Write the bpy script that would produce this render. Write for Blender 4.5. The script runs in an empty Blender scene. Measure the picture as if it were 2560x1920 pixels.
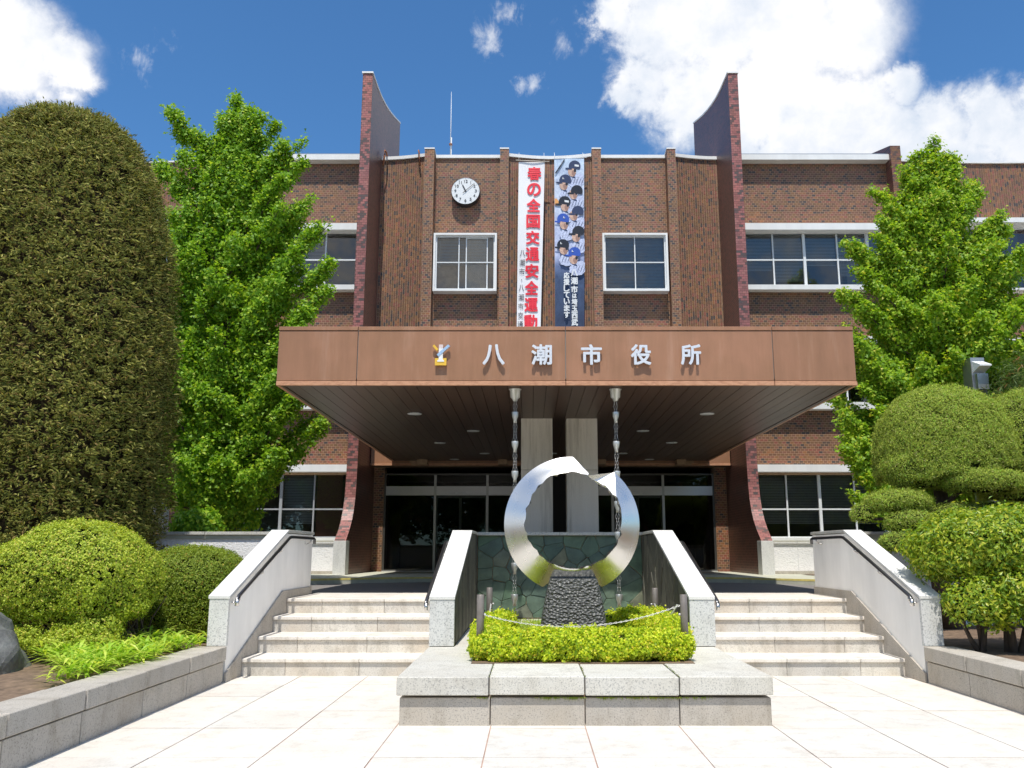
import bpy, bmesh, math, random
import numpy as np
from mathutils import Vector, Matrix, noise
R = math.radians
rng = np.random.default_rng(7); random.seed(7)
S = bpy.context.scene; COL = S.collection

# ------------------------------------------------------------------ camera
cd = bpy.data.cameras.new('camera'); cam = bpy.data.objects.new('camera', cd); COL.objects.link(cam)
cd.sensor_width = 36.0; cd.lens = 36 * 2150 / 2560; cd.shift_x = -47 / 2560
cd.clip_start = 0.05; cd.clip_end = 3000
cam.location = (0, 0, 1.40); cam.rotation_euler = (R(90) + math.atan(420 / 2150), 0, 0)
S.camera = cam

# ------------------------------------------------------------------ world, sun, exposure
SUN = Vector((0.03, 0.43, -1.0)).normalized()
EL = math.asin(-SUN.z)
AZ = math.atan2(-SUN.x, -SUN.y)
w = bpy.data.worlds.new('World'); S.world = w; w.use_nodes = True
W = w.node_tree; W.nodes.clear()
def wn(t, **k):
    n = W.nodes.new(t)
    for a, b in k.items(): setattr(n, a, b)
    return n
def wmath(op, a, b=None, c=None, clamp=False):
    n = wn('ShaderNodeMath', operation=op); n.use_clamp = clamp
    for i, v in enumerate((a, b, c)):
        if v is None: continue
        if isinstance(v, (int, float)): n.inputs[i].default_value = v
        else: W.links.new(v, n.inputs[i])
    return n.outputs[0]
sky = wn('ShaderNodeTexSky', sky_type='NISHITA'); sky.sun_disc = False
sky.sun_elevation = EL; sky.sun_rotation = AZ
sky.air_density = 1.0; sky.dust_density = 0.2; sky.ozone_density = 3.0; sky.altitude = 50
tc = wn('ShaderNodeTexCoord'); DIR = tc.outputs['Generated']
sep = wn('ShaderNodeSeparateXYZ'); W.links.new(DIR, sep.inputs[0])
def wnoise(scale, detail, rough, dist=0.0, off=(0, 0, 0)):
    m = wn('ShaderNodeMapping'); m.inputs['Location'].default_value = off; W.links.new(DIR, m.inputs['Vector'])
    n = wn('ShaderNodeTexNoise'); n.inputs['Scale'].default_value = scale; n.inputs['Detail'].default_value = detail
    n.inputs['Roughness'].default_value = rough; n.inputs['Distortion'].default_value = dist
    W.links.new(m.outputs[0], n.inputs['Vector']); return n
nbig = wnoise(9, 10, 0.62, 0.35); nfine = wnoise(34, 8, 0.65, 0.2, (3, 1, 2)); nwid = wnoise(3.0, 6, 0.55, 0.2, (5, 2, 1))
CL = [(-0.483,0.738,0.472,0.053,1),(-0.456,0.757,0.468,0.038,1),(-0.5,0.717,0.485,0.051,1),(-0.442,0.771,0.458,0.02,1),(-0.489,0.75,0.446,0.033,1),(-0.519,0.727,0.449,0.052,1),(-0.475,0.765,0.437,0.030,0.8),(-0.455,0.775,0.440,0.022,0.8),(-0.392,0.782,0.485,0.022,0.75),(-0.377,0.781,0.498,0.016,0.72),(-0.043,0.84,0.541,0.022,0.78),(-0.021,0.826,0.564,0.016,0.78),(0.033,0.842,0.539,0.018,0.74),(0.002,0.863,0.505,0.012,0.70),(-0.014,0.864,0.504,0.009,0.70),(0.086,0.825,0.558,0.03,1),(0.135,0.826,0.548,0.069,1),(0.201,0.814,0.545,0.083,1),(0.265,0.801,0.537,0.086,1),(0.322,0.791,0.52,0.057,1),(0.123,0.857,0.501,0.04,1),(0.172,0.855,0.489,0.065,1),(0.245,0.846,0.473,0.074,1),(0.296,0.84,0.454,0.064,1),(0.339,0.823,0.455,0.043,1),(0.103,0.867,0.488,0.023,1),(0.276,0.863,0.423,0.055,1),(0.33,0.848,0.415,0.064,1),(0.376,0.828,0.416,0.053,1),(0.378,0.801,0.463,0.024,1),(0.414,0.805,0.425,0.038,1),(0.452,0.787,0.42,0.044,1),(0.478,0.781,0.402,0.05,1),(0.426,0.816,0.39,0.052,1),(0.491,0.76,0.425,0.027,1),(0.234,0.873,0.428,0.02,1)]
# wobble the direction a little so the cloud outlines billow
wv = wn('ShaderNodeVectorMath', operation='SUBTRACT'); W.links.new(nfine.outputs['Color'], wv.inputs[0]); wv.inputs[1].default_value = (.5, .5, .5)
ws = wn('ShaderNodeVectorMath', operation='SCALE'); W.links.new(wv.outputs[0], ws.inputs[0]); ws.inputs['Scale'].default_value = 0.045
wa = wn('ShaderNodeVectorMath', operation='ADD'); W.links.new(DIR, wa.inputs[0]); W.links.new(ws.outputs[0], wa.inputs[1])
field = None; fwisp = None
for (x, y, z, r, s) in CL:
    d = wn('ShaderNodeVectorMath', operation='DISTANCE'); W.links.new(wa.outputs[0], d.inputs[0]); d.inputs[1].default_value = (x, y, z)
    f = wmath('MULTIPLY_ADD', d.outputs['Value'], -s / (1.9 * r), s)     # s at the centre, s*.47 on the drawn rim
    if s < .79: fwisp = f if fwisp is None else wmath('SMOOTH_MAX', fwisp, f, 0.05)
    else: field = f if field is None else wmath('SMOOTH_MAX', field, f, 0.08)
nb = wmath('SUBTRACT', nbig.outputs['Fac'], 0.5)
nf = wmath('SUBTRACT', nfine.outputs['Fac'], 0.5)
dens = wmath('ADD', wmath('MULTIPLY_ADD', nb, 0.55, field), wmath('MULTIPLY', nf, 0.45))
nstr = wn('ShaderNodeTexNoise'); mps = wn('ShaderNodeMapping'); mps.inputs['Scale'].default_value = (1, 1, .55); mps.inputs['Rotation'].default_value = (0, .7, 0); W.links.new(DIR, mps.inputs[0]); W.links.new(mps.outputs[0], nstr.inputs['Vector'])
nstr.inputs['Scale'].default_value = 30; nstr.inputs['Detail'].default_value = 9; nstr.inputs['Roughness'].default_value = .68; nstr.inputs['Distortion'].default_value = .6
dw = wmath('MULTIPLY_ADD', wmath('SUBTRACT', nstr.outputs['Fac'], 0.5), 1.7, fwisp)
mw = wn('ShaderNodeMapRange', interpolation_type='SMOOTHSTEP'); W.links.new(dw, mw.inputs['Value']); mw.inputs['From Min'].default_value = 0.36; mw.inputs['From Max'].default_value = 1.05
mr = wn('ShaderNodeMapRange', interpolation_type='SMOOTHERSTEP'); W.links.new(dens, mr.inputs['Value'])
mr.inputs['From Min'].default_value = 0.34; mr.inputs['From Max'].default_value = 0.80
# the rest of the sky (behind and beside the camera): the same scattered cumulus
mr2 = wn('ShaderNodeMapRange', interpolation_type='SMOOTHSTEP'); W.links.new(wmath('MULTIPLY_ADD', nf, 0.35, nwid.outputs['Fac']), mr2.inputs['Value'])
mr2.inputs['From Min'].default_value = 0.43; mr2.inputs['From Max'].default_value = 0.60
mr3 = wn('ShaderNodeMapRange', interpolation_type='SMOOTHSTEP'); W.links.new(sep.outputs['Y'], mr3.inputs['Value'])
mr3.inputs['From Min'].default_value = 0.45; mr3.inputs['From Max'].default_value = 0.1
mask = wmath('MAXIMUM', wmath('MAXIMUM', mr.outputs[0], wmath('MULTIPLY', mw.outputs[0], .75)), wmath('MULTIPLY', mr2.outputs[0], mr3.outputs[0]))
shade = wn('ShaderNodeMapRange'); nsh = wnoise(5.5, 5, .55, .1, (8, 3, 1)); W.links.new(wmath('MULTIPLY_ADD', nf, 0.25, wmath('MULTIPLY_ADD', nb, .35, nsh.outputs['Fac'])), shade.inputs['Value'])
shade.inputs['From Min'].default_value = 0.38; shade.inputs['From Max'].default_value = 0.60
ccol = wn('ShaderNodeMix', data_type='RGBA'); ccol.inputs[6].default_value = (6.3, 7.2, 8.5, 1); ccol.inputs[7].default_value = (9.9, 9.9, 10.1, 1)
W.links.new(shade.outputs[0], ccol.inputs[0])
tint = wn('ShaderNodeMix', data_type='RGBA', blend_type='MULTIPLY'); tint.inputs[0].default_value = 1.0
W.links.new(sky.outputs[0], tint.inputs[6]); tint.inputs[7].default_value = (0.72, 1.20, 1.52, 1)
mixc = wn('ShaderNodeMix', data_type='RGBA'); W.links.new(mask, mixc.inputs[0]); W.links.new(tint.outputs[2], mixc.inputs[6]); W.links.new(ccol.outputs[2], mixc.inputs[7])
bg = wn('ShaderNodeBackground'); bg.inputs['Strength'].default_value = 0.10; W.links.new(mixc.outputs[2], bg.inputs['Color'])
wo = wn('ShaderNodeOutputWorld'); W.links.new(bg.outputs[0], wo.inputs[0])
sl = bpy.data.lights.new('sun', 'SUN'); sl.energy = 4.6; sl.angle = R(0.5); sl.color = (1.0, 0.955, 0.88)
so = bpy.data.objects.new('sun', sl); COL.objects.link(so); so.rotation_euler = SUN.to_track_quat('-Z', 'Y').to_euler(); so.location = (0, -10, 30)
S.view_settings.view_transform = 'Standard'; S.view_settings.look = 'None'; S.view_settings.gamma = 1
S.view_settings.use_curve_mapping = False; S.view_settings.exposure = 0.08

# ------------------------------------------------------------------ materials
class M:
    def __init__(s, name, col=(.5,.5,.5), rough=.6, metal=0, spec=.5):
        s.m = bpy.data.materials.new(name); s.m.use_nodes = True; s.t = s.m.node_tree
        s.b = s.t.nodes['Principled BSDF']; s.b.inputs['Base Color'].default_value = (*col, 1)
        s.b.inputs['Roughness'].default_value = rough; s.b.inputs['Metallic'].default_value = metal
        s.b.inputs['Specular IOR Level'].default_value = spec
    def n(s, t, **k):
        x = s.t.nodes.new(t)
        for a, b in k.items(): setattr(x, a, b)
        return x
    def l(s, a, b): s.t.links.new(a, b)
    def coord(s, scale=(1,1,1), rot=(0,0,0)):
        t = s.n('ShaderNodeTexCoord'); m = s.n('ShaderNodeMapping'); m.inputs['Scale'].default_value = scale; m.inputs['Rotation'].default_value = rot
        s.l(t.outputs['Object'], m.inputs[0]); return m.outputs[0]
    def noise(s, scale, detail=4, rough=.55, sc=(1,1,1)):
        n = s.n('ShaderNodeTexNoise'); n.inputs['Scale'].default_value = scale; n.inputs['Detail'].default_value = detail
        n.inputs['Roughness'].default_value = rough; s.l(s.coord(sc), n.inputs['Vector']); return n.outputs['Fac']
    def ramp(s, fac, stops, interp='LINEAR'):
        r = s.n('ShaderNodeValToRGB'); r.color_ramp.interpolation = interp; e = r.color_ramp.elements
        while len(e) < len(stops): e.new(.5)
        for x, (p, c) in zip(e, stops): x.position = p; x.color = (*c, 1) if len(c) == 3 else c
        s.l(fac, r.inputs[0]); return r.outputs[0]
    def mix(s, fac, a, b, mode='MIX'):
        x = s.n('ShaderNodeMix', data_type='RGBA', blend_type=mode)
        for i, v in ((0, fac), (6, a), (7, b)):
            if isinstance(v, (int, float)): x.inputs[i].default_value = v
            elif isinstance(v, tuple): x.inputs[i].default_value = (*v, 1)
            else: s.l(v, x.inputs[i])
        return x.outputs[2]
    def col(s, c): s.l(c, s.b.inputs['Base Color'])
    def bump(s, h, strength=.3, dist=.01):
        b = s.n('ShaderNodeBump'); b.inputs['Strength'].default_value = strength; b.inputs['Distance'].default_value = dist
        s.l(h, b.inputs['Height']); s.l(b.outputs[0], s.b.inputs['Normal'])
    def rnd(s):
        g = s.n('ShaderNodeNewGeometry'); o = s.n('ShaderNodeObjectInfo'); a = s.n('ShaderNodeMath', operation='ADD'); f = s.n('ShaderNodeMath', operation='FRACT')
        s.l(g.outputs['Random Per Island'], a.inputs[0]); s.l(o.outputs['Random'], a.inputs[1]); s.l(a.outputs[0], f.inputs[0]); return f.outputs[0]

def granite(name, base, dark, stain=(.32,.27,.22), amt=.5, sp=75, rough=.7):
    m = M(name, base, rough)
    f = m.noise(sp*.62, 4, .8); c = m.ramp(f, [(.38, dark), (.47, base), (.60, base), (.68, tuple(min(1, v*1.15) for v in base))])
    big = m.noise(1.7, 6, .65); st = m.ramp(big, [(.45, (0,0,0)), (.72, (1,1,1))])
    mm = m.n('ShaderNodeMath', operation='MULTIPLY'); m.l(st, mm.inputs[0]); mm.inputs[1].default_value = amt
    c = m.mix(mm.outputs[0], c, tuple(a*b*2.1 for a, b in zip(base, stain)), 'MIX')
    dr = m.noise(5, 7, .72, (1, 1, .4)); c = m.mix(.8*amt, c, m.ramp(dr, [(.36, (.50,.48,.43)), (.50, (1,1,1))]), 'MULTIPLY')
    o = m.n('ShaderNodeObjectInfo'); v = m.ramp(o.outputs['Random'], [(0, (.90,.90,.90)), (1, (1.04,1.03,1.0))])
    m.col(m.mix(1.0, c, v, 'MULTIPLY')); m.bump(f, .15, .002); return m.m
MAT = {}
MAT['paver'] = granite('paver', (.70,.668,.61), (.60,.57,.52), (.44,.38,.34), .35, 90, .75)
MAT['granite'] = granite('granite', (.62,.605,.555), (.25,.25,.245), (.36,.33,.28), .35, 130)
MAT['granite_white'] = granite('granite_white', (.78,.77,.74), (.50,.50,.50), (.42,.42,.40), .25, 120)
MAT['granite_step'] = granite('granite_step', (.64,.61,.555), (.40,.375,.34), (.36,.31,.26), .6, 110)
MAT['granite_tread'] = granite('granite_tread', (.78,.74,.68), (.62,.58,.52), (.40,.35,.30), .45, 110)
MAT['granite_end'] = granite('granite_end', (.68,.68,.66), (.24,.25,.26), (.42,.42,.40), .3, 80)
MAT['granite_grey'] = granite('granite_grey', (.50,.46,.405), (.24,.225,.21), (.36,.33,.28), .5, 130)
def simple(key, c, r=.6, metal=0, spec=.5, nz=None, amp=.12, bump=0, sc=(1,1,1)):
    m = M(key, c, r, metal, spec)
    if nz:
        f = m.noise(nz, 5, .6, sc); lo = tuple(v*(1-amp) for v in c); hi = tuple(min(1, v*(1+amp)) for v in c)
        m.col(m.ramp(f, [(.3, lo), (.7, hi)]))
        if bump: m.bump(f, bump, .01)
    MAT[key] = m.m; return m
simple('mortar', (.46,.31,.20), .9, nz=8, amp=.2)
simple('grout', (.42,.27,.21), .9, nz=3, amp=.25)
simple('mortar_fin', (.34,.17,.13), .9, nz=8)
simple('white_paint', (.80,.80,.78), .5, nz=3, amp=.06, sc=(1,1,.3))
simple('white_frame', (.74,.76,.76), .4)
simple('grey_frame', (.34,.35,.36), .4, nz=6, amp=.1)
simple('steel_dull', (.42,.42,.41), .35, .8)
simple('dark_metal', (.05,.05,.055), .4, .5)
simple('rail_metal', (.16,.16,.165), .28, .9)
simple('rail_cap', (.62,.6,.58), .25, 1.0)
simple('cup_metal', (.62,.63,.60), .35, .6)
simple('chain_metal', (.66,.65,.62), .45, .5)
simple('post_metal', (.24,.21,.185), .5, .4, nz=20)
simple('soil', (.17,.115,.075), .95, nz=14, amp=.45, bump=.5)
simple('asphalt', (.21,.195,.185), .9, nz=60, amp=.25, bump=.2)
simple('sidewalk', (.50,.50,.40), .85, nz=5, amp=.12)
simple('yellow_line', (.72,.60,.18), .7, nz=9, amp=.15)
simple('stucco', (.90,.88,.84), .85, nz=2.2, amp=.10, sc=(1,1,.35))
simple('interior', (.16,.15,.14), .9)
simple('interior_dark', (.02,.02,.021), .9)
simple('door_frame', (.12,.115,.105), .35, .6)
simple('band_metal', (.60,.60,.60), .3, .55)
simple('red', (.80,.025,.05), .6); simple('black', (.025,.025,.03), .5); simple('ink', (.04,.04,.06), .6)
simple('clock_face', (.78,.80,.80), .35); simple('yellow', (.80,.50,.06), .35); simple('skyblue', (.36,.52,.72), .3); simple('pinkwhite', (.72,.60,.58), .35)
simple('letter_metal', (.82,.83,.85), .32, .35)
simple('rust', (.33,.13,.06), .8, nz=30, amp=.4); simple('roof_grey', (.3,.3,.3), .8)
simple('bark', (.11,.08,.06), .95, nz=20, amp=.4, bump=.5, sc=(1,1,.2))
simple('core', (.022,.03,.010), 1.0, spec=0); simple('core_brown', (.035,.028,.016), 1.0, spec=0)  # near-black colours for the shade deep inside clipped foliage
simple('skin', (.58,.38,.29), .7, nz=14, amp=.25); simple('skin_shade', (.34,.20,.16), .8); simple('navy', (.018,.035,.10), .5); simple('blue_cap', (.02,.08,.42), .5); simple('helmet', (.02,.022,.03), .3)
simple('jersey', (.50,.55,.74), .7, nz=26, amp=.38); simple('orange', (.75,.36,.12), .7)
simple('moss', (.05,.055,.025), .95, nz=30, amp=.5)
m = simple('steel_brushed', (.76,.75,.73), .25, 1.0); m.b.inputs['Anisotropic'].default_value = .35
f = m.noise(3, 4, .6, (1,1,1)); m.l(m.ramp(f, [(.3, (.22,)*3), (.7, (.31,)*3)]), m.b.inputs['Roughness'])
m = simple('steel_crinkle', (.66,.64,.63), .12, 1.0); m.bump(m.noise(22, 4, .6), .6, .02)
# rough white roughcast
m = M('roughcast', (.88,.88,.86), .85); f = m.noise(24, 5, .7, (1,1,1.7)); m.bump(f, .8, .02); m.col(m.ramp(f, [(.3, (.70,.70,.69)), (.5, (.92,.91,.89))])); MAT['roughcast'] = m.m
# concrete column with streaks
m = M('concrete', (.56,.52,.46), .8); f = m.noise(6, 6, .7, (1,1,.06)); g = m.noise(60, 3, .6)
m.col(m.mix(.25, m.ramp(f, [(.32, (.58,.53,.44)), (.5, (.86,.80,.70)), (.75, (.90,.85,.76))]), m.ramp(g, [(.3, (.3,.3,.28)), (.7, (.8,.8,.76))]), 'MULTIPLY')); MAT['concrete'] = m.m
# weathered brown fascia paint
m = M('fascia', (.45,.24,.145), .42); f = m.noise(5, 6, .65, (1,1,.10)); g = m.noise(1.1, 4, .6)
c = m.ramp(f, [(.30, (.33,.17,.092)), (.55, (.365,.188,.102)), (.78, (.44,.255,.16))]); c2 = m.ramp(g, [(.35, (.90,.90,.88)), (.65, (1.06,1.04,1.08))]); h_ = m.noise(7, 5, .7, (1,1,.16)); c3 = m.ramp(h_, [(.36, (.93,.93,.92)), (.52, (1,1,1)), (.70, (1.05,1.05,1.06))]); ob = m.n('ShaderNodeObjectInfo'); c4 = m.ramp(ob.outputs['Random'], [(0, (.93,.93,.94)), (1, (1.04,1.03,1.03))])
m.col(m.mix(1, m.mix(1, m.mix(1, c, c2, 'MULTIPLY'), c3, 'MULTIPLY'), c4, 'MULTIPLY')); m.bump(g, .25, .02); MAT['fascia'] = m.m
m = M('fascia_edge', (.56,.30,.17), .5); f = m.noise(9, 6, .7, (1,1,3)); m.col(m.ramp(f, [(.35, (.42,.20,.11)), (.55, (.58,.31,.18))])); MAT['fascia_edge'] = m.m
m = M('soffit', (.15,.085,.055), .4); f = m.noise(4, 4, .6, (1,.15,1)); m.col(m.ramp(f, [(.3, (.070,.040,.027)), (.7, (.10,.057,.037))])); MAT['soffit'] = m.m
# bricks
def brickmat(name, stops, rough=.55):
    m = M(name, (.3,.15,.1), rough); c = m.ramp(m.rnd(), stops, 'CONSTANT'); f = m.noise(45, 3, .6)
    c = m.mix(.15, c, m.ramp(f, [(.3, (.6,.6,.6)), (.7, (1.25,1.25,1.25))]), 'MULTIPLY')
    big = m.noise(.8, 4, .6); m.col(m.mix(1.0, c, m.ramp(big, [(.3, (.84,.87,.92)), (.55, (1.0,1.0,1.0)), (.7, (1.16,1.06,.92))]), 'MULTIPLY'))
    m.bump(f, .12, .004); MAT[name] = m.m
brickmat('brick', [(0,(.205,.094,.055)),(.14,(.235,.098,.062)),(.26,(.20,.098,.048)),(.38,(.165,.080,.046)),(.48,(.235,.115,.050)),(.58,(.255,.086,.058)),(.66,(.105,.066,.048)),(.76,(.185,.096,.044)),(.86,(.072,.054,.050)),(.93,(.29,.125,.055))])
brickmat('brick_fin', [(0,(.33,.130,.115)),(.2,(.37,.150,.13)),(.4,(.28,.105,.095)),(.55,(.38,.135,.125)),(.66,(.125,.072,.066)),(.8,(.24,.10,.085)),(.88,(.10,.075,.07))], .42)
def brickwall_tex(name, axis):
    m = M(name, (.3,.15,.1), .42); t = m.n('ShaderNodeTexCoord'); s_ = m.n('ShaderNodeSeparateXYZ'); m.l(t.outputs['Object'], s_.inputs[0]); cb = m.n('ShaderNodeCombineXYZ')
    m.l(s_.outputs[axis], cb.inputs[0]); m.l(s_.outputs['Z'], cb.inputs[1])
    b = m.n('ShaderNodeTexBrick'); m.l(cb.outputs[0], b.inputs['Vector']); b.inputs['Scale'].default_value = 1; b.inputs['Brick Width'].default_value = .1095; b.inputs['Row Height'].default_value = .0655
    b.inputs['Mortar Size'].default_value = .0045; b.inputs['Color1'].default_value = (.075,.038,.032,1); b.inputs['Color2'].default_value = (.17,.062,.050,1); b.inputs['Mortar'].default_value = (.26,.16,.11,1)
    m.col(b.outputs['Color']); m.bump(b.outputs['Fac'], -.4, .004); MAT[name] = m.m
brickwall_tex('brick_side', 'Y'); brickwall_tex('brick_flat', 'X')
# leaves
def leafmat(name, stops, trans=.35, rough=.55, spec=.3, tcol=1.5):
    m = M(name, (.1,.2,.03), rough, 0, spec); c = m.ramp(m.rnd(), stops)
    m.col(c); tr = m.n('ShaderNodeBsdfTranslucent'); m.l(m.mix(1.0, c, (tcol*1.15, tcol*1.1, tcol*.55), 'MULTIPLY'), tr.inputs[0])
    mx = m.n('ShaderNodeMixShader'); mx.inputs[0].default_value = trans; m.l(m.b.outputs[0], mx.inputs[1]); m.l(tr.outputs[0], mx.inputs[2])
    m.l(mx.outputs[0], m.t.nodes['Material Output'].inputs[0]); MAT[name] = m.m
leafmat('leaf_ginkgo', [(0,(.10,.23,.015)),(.5,(.20,.37,.022)),(.85,(.33,.50,.035)),(1,(.46,.54,.05))], .38, .5, .3)
leafmat('leaf_ginkgo_right', [(0,(.14,.28,.02)),(.5,(.26,.42,.03)),(.85,(.40,.54,.04)),(1,(.54,.50,.07))], .4, .5, .3)
leafmat('leaf_conifer', [(0,(.07,.09,.022)),(.3,(.15,.17,.035)),(.6,(.23,.235,.050)),(.80,(.22,.15,.055)),(.88,(.33,.34,.07)),(1,(.48,.44,.14))], .2, .7, .12)
leafmat('leaf_azalea', [(0,(.20,.29,.03)),(.5,(.41,.51,.05)),(.88,(.56,.62,.08)),(1,(.58,.44,.12))], .3, .5, .3)
leafmat('leaf_azalea_dark', [(0,(.14,.21,.02)),(.5,(.23,.31,.03)),(.95,(.31,.38,.045)),(1,(.45,.27,.06))], .3, .5, .3)
leafmat('leaf_topiary', [(0,(.18,.24,.045)),(.4,(.33,.40,.075)),(.75,(.46,.53,.09)),(.9,(.26,.50,.06)),(1,(.54,.46,.22))], .25, .7, .15)
leafmat('leaf_glossy', [(0,(.10,.21,.015)),(.4,(.22,.34,.022)),(.8,(.40,.47,.03)),(1,(.52,.50,.06))], .3, .42, .4)
leafmat('leaf_hedge', [(0,(.16,.28,.02)),(.3,(.40,.52,.03)),(.7,(.62,.70,.05)),(.93,(.76,.76,.08)),(1,(.78,.56,.12))], .4, .5, .25)
leafmat('leaf_bamboo', [(0,(.20,.38,.03)),(.5,(.38,.56,.06)),(1,(.66,.70,.14))], .4, .45, .35)
leafmat('leaf_dark', [(0,(.05,.10,.02)),(.6,(.11,.18,.035)),(.9,(.18,.22,.06)),(1,(.35,.14,.06))], .3, .5, .3)
# stones
def stonemat(name, stops, rough, bs):
    m = M(name, (.1,.12,.1), rough); o = m.n('ShaderNodeObjectInfo'); c = m.ramp(o.outputs['Random'], stops); f = m.noise(7, 7, .65)
    m.col(m.mix(.8, c, m.ramp(f, [(.3, (.6,.6,.6)), (.7, (1.3,1.3,1.25))]), 'MULTIPLY')); m.bump(f, bs, .03); MAT[name] = m.m
stonemat('green_stone', [(0,(.075,.125,.100)),(.3,(.11,.155,.125)),(.55,(.095,.165,.105)),(.8,(.14,.18,.14)),(1,(.17,.17,.11))], .6, .35)
stonemat('slate_stone', [(0,(.075,.072,.055)),(.5,(.12,.115,.085)),(.9,(.17,.16,.12)),(1,(.26,.25,.20))], .75, .9)
m = M('pedestal', (.05,.05,.052), .32, 0, .6); f = m.noise(48, 6, .7); m.col(m.ramp(f, [(.3, (.045,.045,.045)), (.55, (.12,.12,.11)), (.75, (.30,.30,.27))])); vo = m.n('ShaderNodeTexVoronoi'); vo.inputs['Scale'].default_value = 30; m.l(m.coord((1,1,1.3)), vo.inputs['Vector']); m.b.inputs['Roughness'].default_value = .45; m.bump(vo.outputs['Distance'], .9, .03); MAT['pedestal'] = m.m
m = M('boulder', (.2,.21,.21), .6); f = m.noise(3.5, 8, .65); v = m.noise(9, 4, .5, (1,.2,1)); m.col(m.mix(.6, m.ramp(f, [(.3, (.06,.06,.058)), (.55, (.15,.15,.14)), (.72, (.32,.32,.29))]), m.ramp(v, [(.4, (.7,.75,.78)), (.6, (1.1,1.1,1.1))]), 'MULTIPLY')); m.bump(f, .6, .05); MAT['boulder'] = m.m
m = M('cloth_white', (.82,.82,.83), .8); m.bump(m.noise(5, 3, .5, (1,1,.2)), .3, .03); MAT['cloth_white'] = m.m
m = M('cloth_print', (.5,.55,.7), .7); t_ = m.n('ShaderNodeTexCoord'); s_ = m.n('ShaderNodeSeparateXYZ'); m.l(t_.outputs['Object'], s_.inputs[0]); mp = m.n('ShaderNodeMapRange'); m.l(s_.outputs['Z'], mp.inputs[0]); mp.inputs[1].default_value = 7.4; mp.inputs[2].default_value = 12.45
base = m.ramp(mp.outputs[0], [(0, (.022,.04,.09)), (.30, (.04,.075,.16)), (.36, (.12,.17,.32)), (.43, (.45,.50,.70)), (.8, (.55,.62,.76)), (1, (.50,.62,.78))])
f = m.noise(7, 6, .7, (1,1,.6)); m.col(m.mix(.7, base, m.ramp(f, [(.35, (.55,.58,.70)), (.5, (1,1,1)), (.65, (1.35,1.35,1.3))]), 'MULTIPLY')); MAT['cloth_print'] = m.m
# glass: reflects by Fresnel, lets the room behind show
def glass(name, tintc, boost):
    g = bpy.data.materials.new(name); g.use_nodes = True; t = g.node_tree; t.nodes.clear()
    tr = t.nodes.new('ShaderNodeBsdfTransparent'); tr.inputs[0].default_value = (*tintc, 1); gl = t.nodes.new('ShaderNodeBsdfGlossy'); gl.inputs['Roughness'].default_value = .015; gl.inputs[0].default_value = (.90,.88,.85,1)
    fr = t.nodes.new('ShaderNodeFresnel'); fr.inputs[0].default_value = 1.5; mu = t.nodes.new('ShaderNodeMath'); mu.operation = 'MULTIPLY'; mu.use_clamp = True; mu.inputs[1].default_value = boost
    mx = t.nodes.new('ShaderNodeMixShader'); o = t.nodes.new('ShaderNodeOutputMaterial')
    t.links.new(fr.outputs[0], mu.inputs[0]); t.links.new(mu.outputs[0], mx.inputs[0]); t.links.new(tr.outputs[0], mx.inputs[1]); t.links.new(gl.outputs[0], mx.inputs[2]); t.links.new(mx.outputs[0], o.inputs[0]); MAT[name] = g
glass('glass', (.80,.84,.85), 2.3); glass('glass_door', (.30,.32,.32), 1.0)
simple('blind', (.42,.43,.43), .6); simple('blind_cream', (.62,.56,.46), .7); simple('brown_board', (.20,.075,.035), .5)
m = M('tube', (1,1,.8), .5); m.b.inputs['Emission Color'].default_value = (1,.98,.72,1); m.b.inputs['Emission Strength'].default_value = 3.0; MAT['tube'] = m.m
m = M('lamp_glass', (.55,.52,.48), .3); MAT['lamp_glass'] = m.m

# ------------------------------------------------------------------ builders
def link(o, parent=None, **props):
    COL.objects.link(o)
    if parent is not None:
        o.parent = parent
        o.matrix_parent_inverse = Matrix.Translation(-Vector(parent.location)) if parent.type == 'EMPTY' else Matrix.Translation(-Vector(parent.location))
    for k, v in props.items():
        if v: o[k] = v
    return o
def mesh(name, V, F, mat, parent=None, smooth=False, **props):
    me = bpy.data.meshes.new(name); me.from_pydata([tuple(v) for v in V], [], [tuple(f) for f in F]); me.update()
    if mat: me.materials.append(MAT[mat])
    if smooth: me.shade_smooth()
    return link(bpy.data.objects.new(name, me), parent, **props)
def quads(name, P, mat, parent=None, F=None, smooth=False, **props):
    """P: (N,k,3) polygons of k corners, or P (V,3) with index array F (M,k)."""
    if F is None:
        n, k = P.shape[:2]; V = P.reshape(-1, 3); F = np.arange(n*k).reshape(n, k)
    else: V = P
    me = bpy.data.meshes.new(name); me.vertices.add(len(V)); me.vertices.foreach_set('co', np.ascontiguousarray(V, dtype=np.float32).ravel())
    k = F.shape[1]; me.loops.add(F.size); me.loops.foreach_set('vertex_index', F.astype(np.int32).ravel())
    me.polygons.add(len(F)); me.polygons.foreach_set('loop_start', np.arange(0, F.size, k, dtype=np.int32)); me.polygons.foreach_set('loop_total', np.full(len(F), k, dtype=np.int32))
    me.update(calc_edges=True); me.validate()
    if not smooth: me.shade_flat()
    if mat: me.materials.append(MAT[mat])
    if smooth: me.shade_smooth()
    return link(bpy.data.objects.new(name, me), parent, **props)
def thing(name, label, cat, loc, group=None, kind=None):
    o = bpy.data.objects.new(name, None); o.location = loc; o.empty_display_size = .2; COL.objects.link(o)
    o['label'] = label
    if kind: o['kind'] = kind
    else: o['category'] = cat
    if group: o['group'] = group
    return o
def tag(o, label, cat, group=None):
    o['label'] = label; o['category'] = cat
    if group: o['group'] = group
    return o
BF = [(0,1,2,3),(7,6,5,4),(0,4,5,1),(1,5,6,2),(2,6,7,3),(3,7,4,0)]
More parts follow.
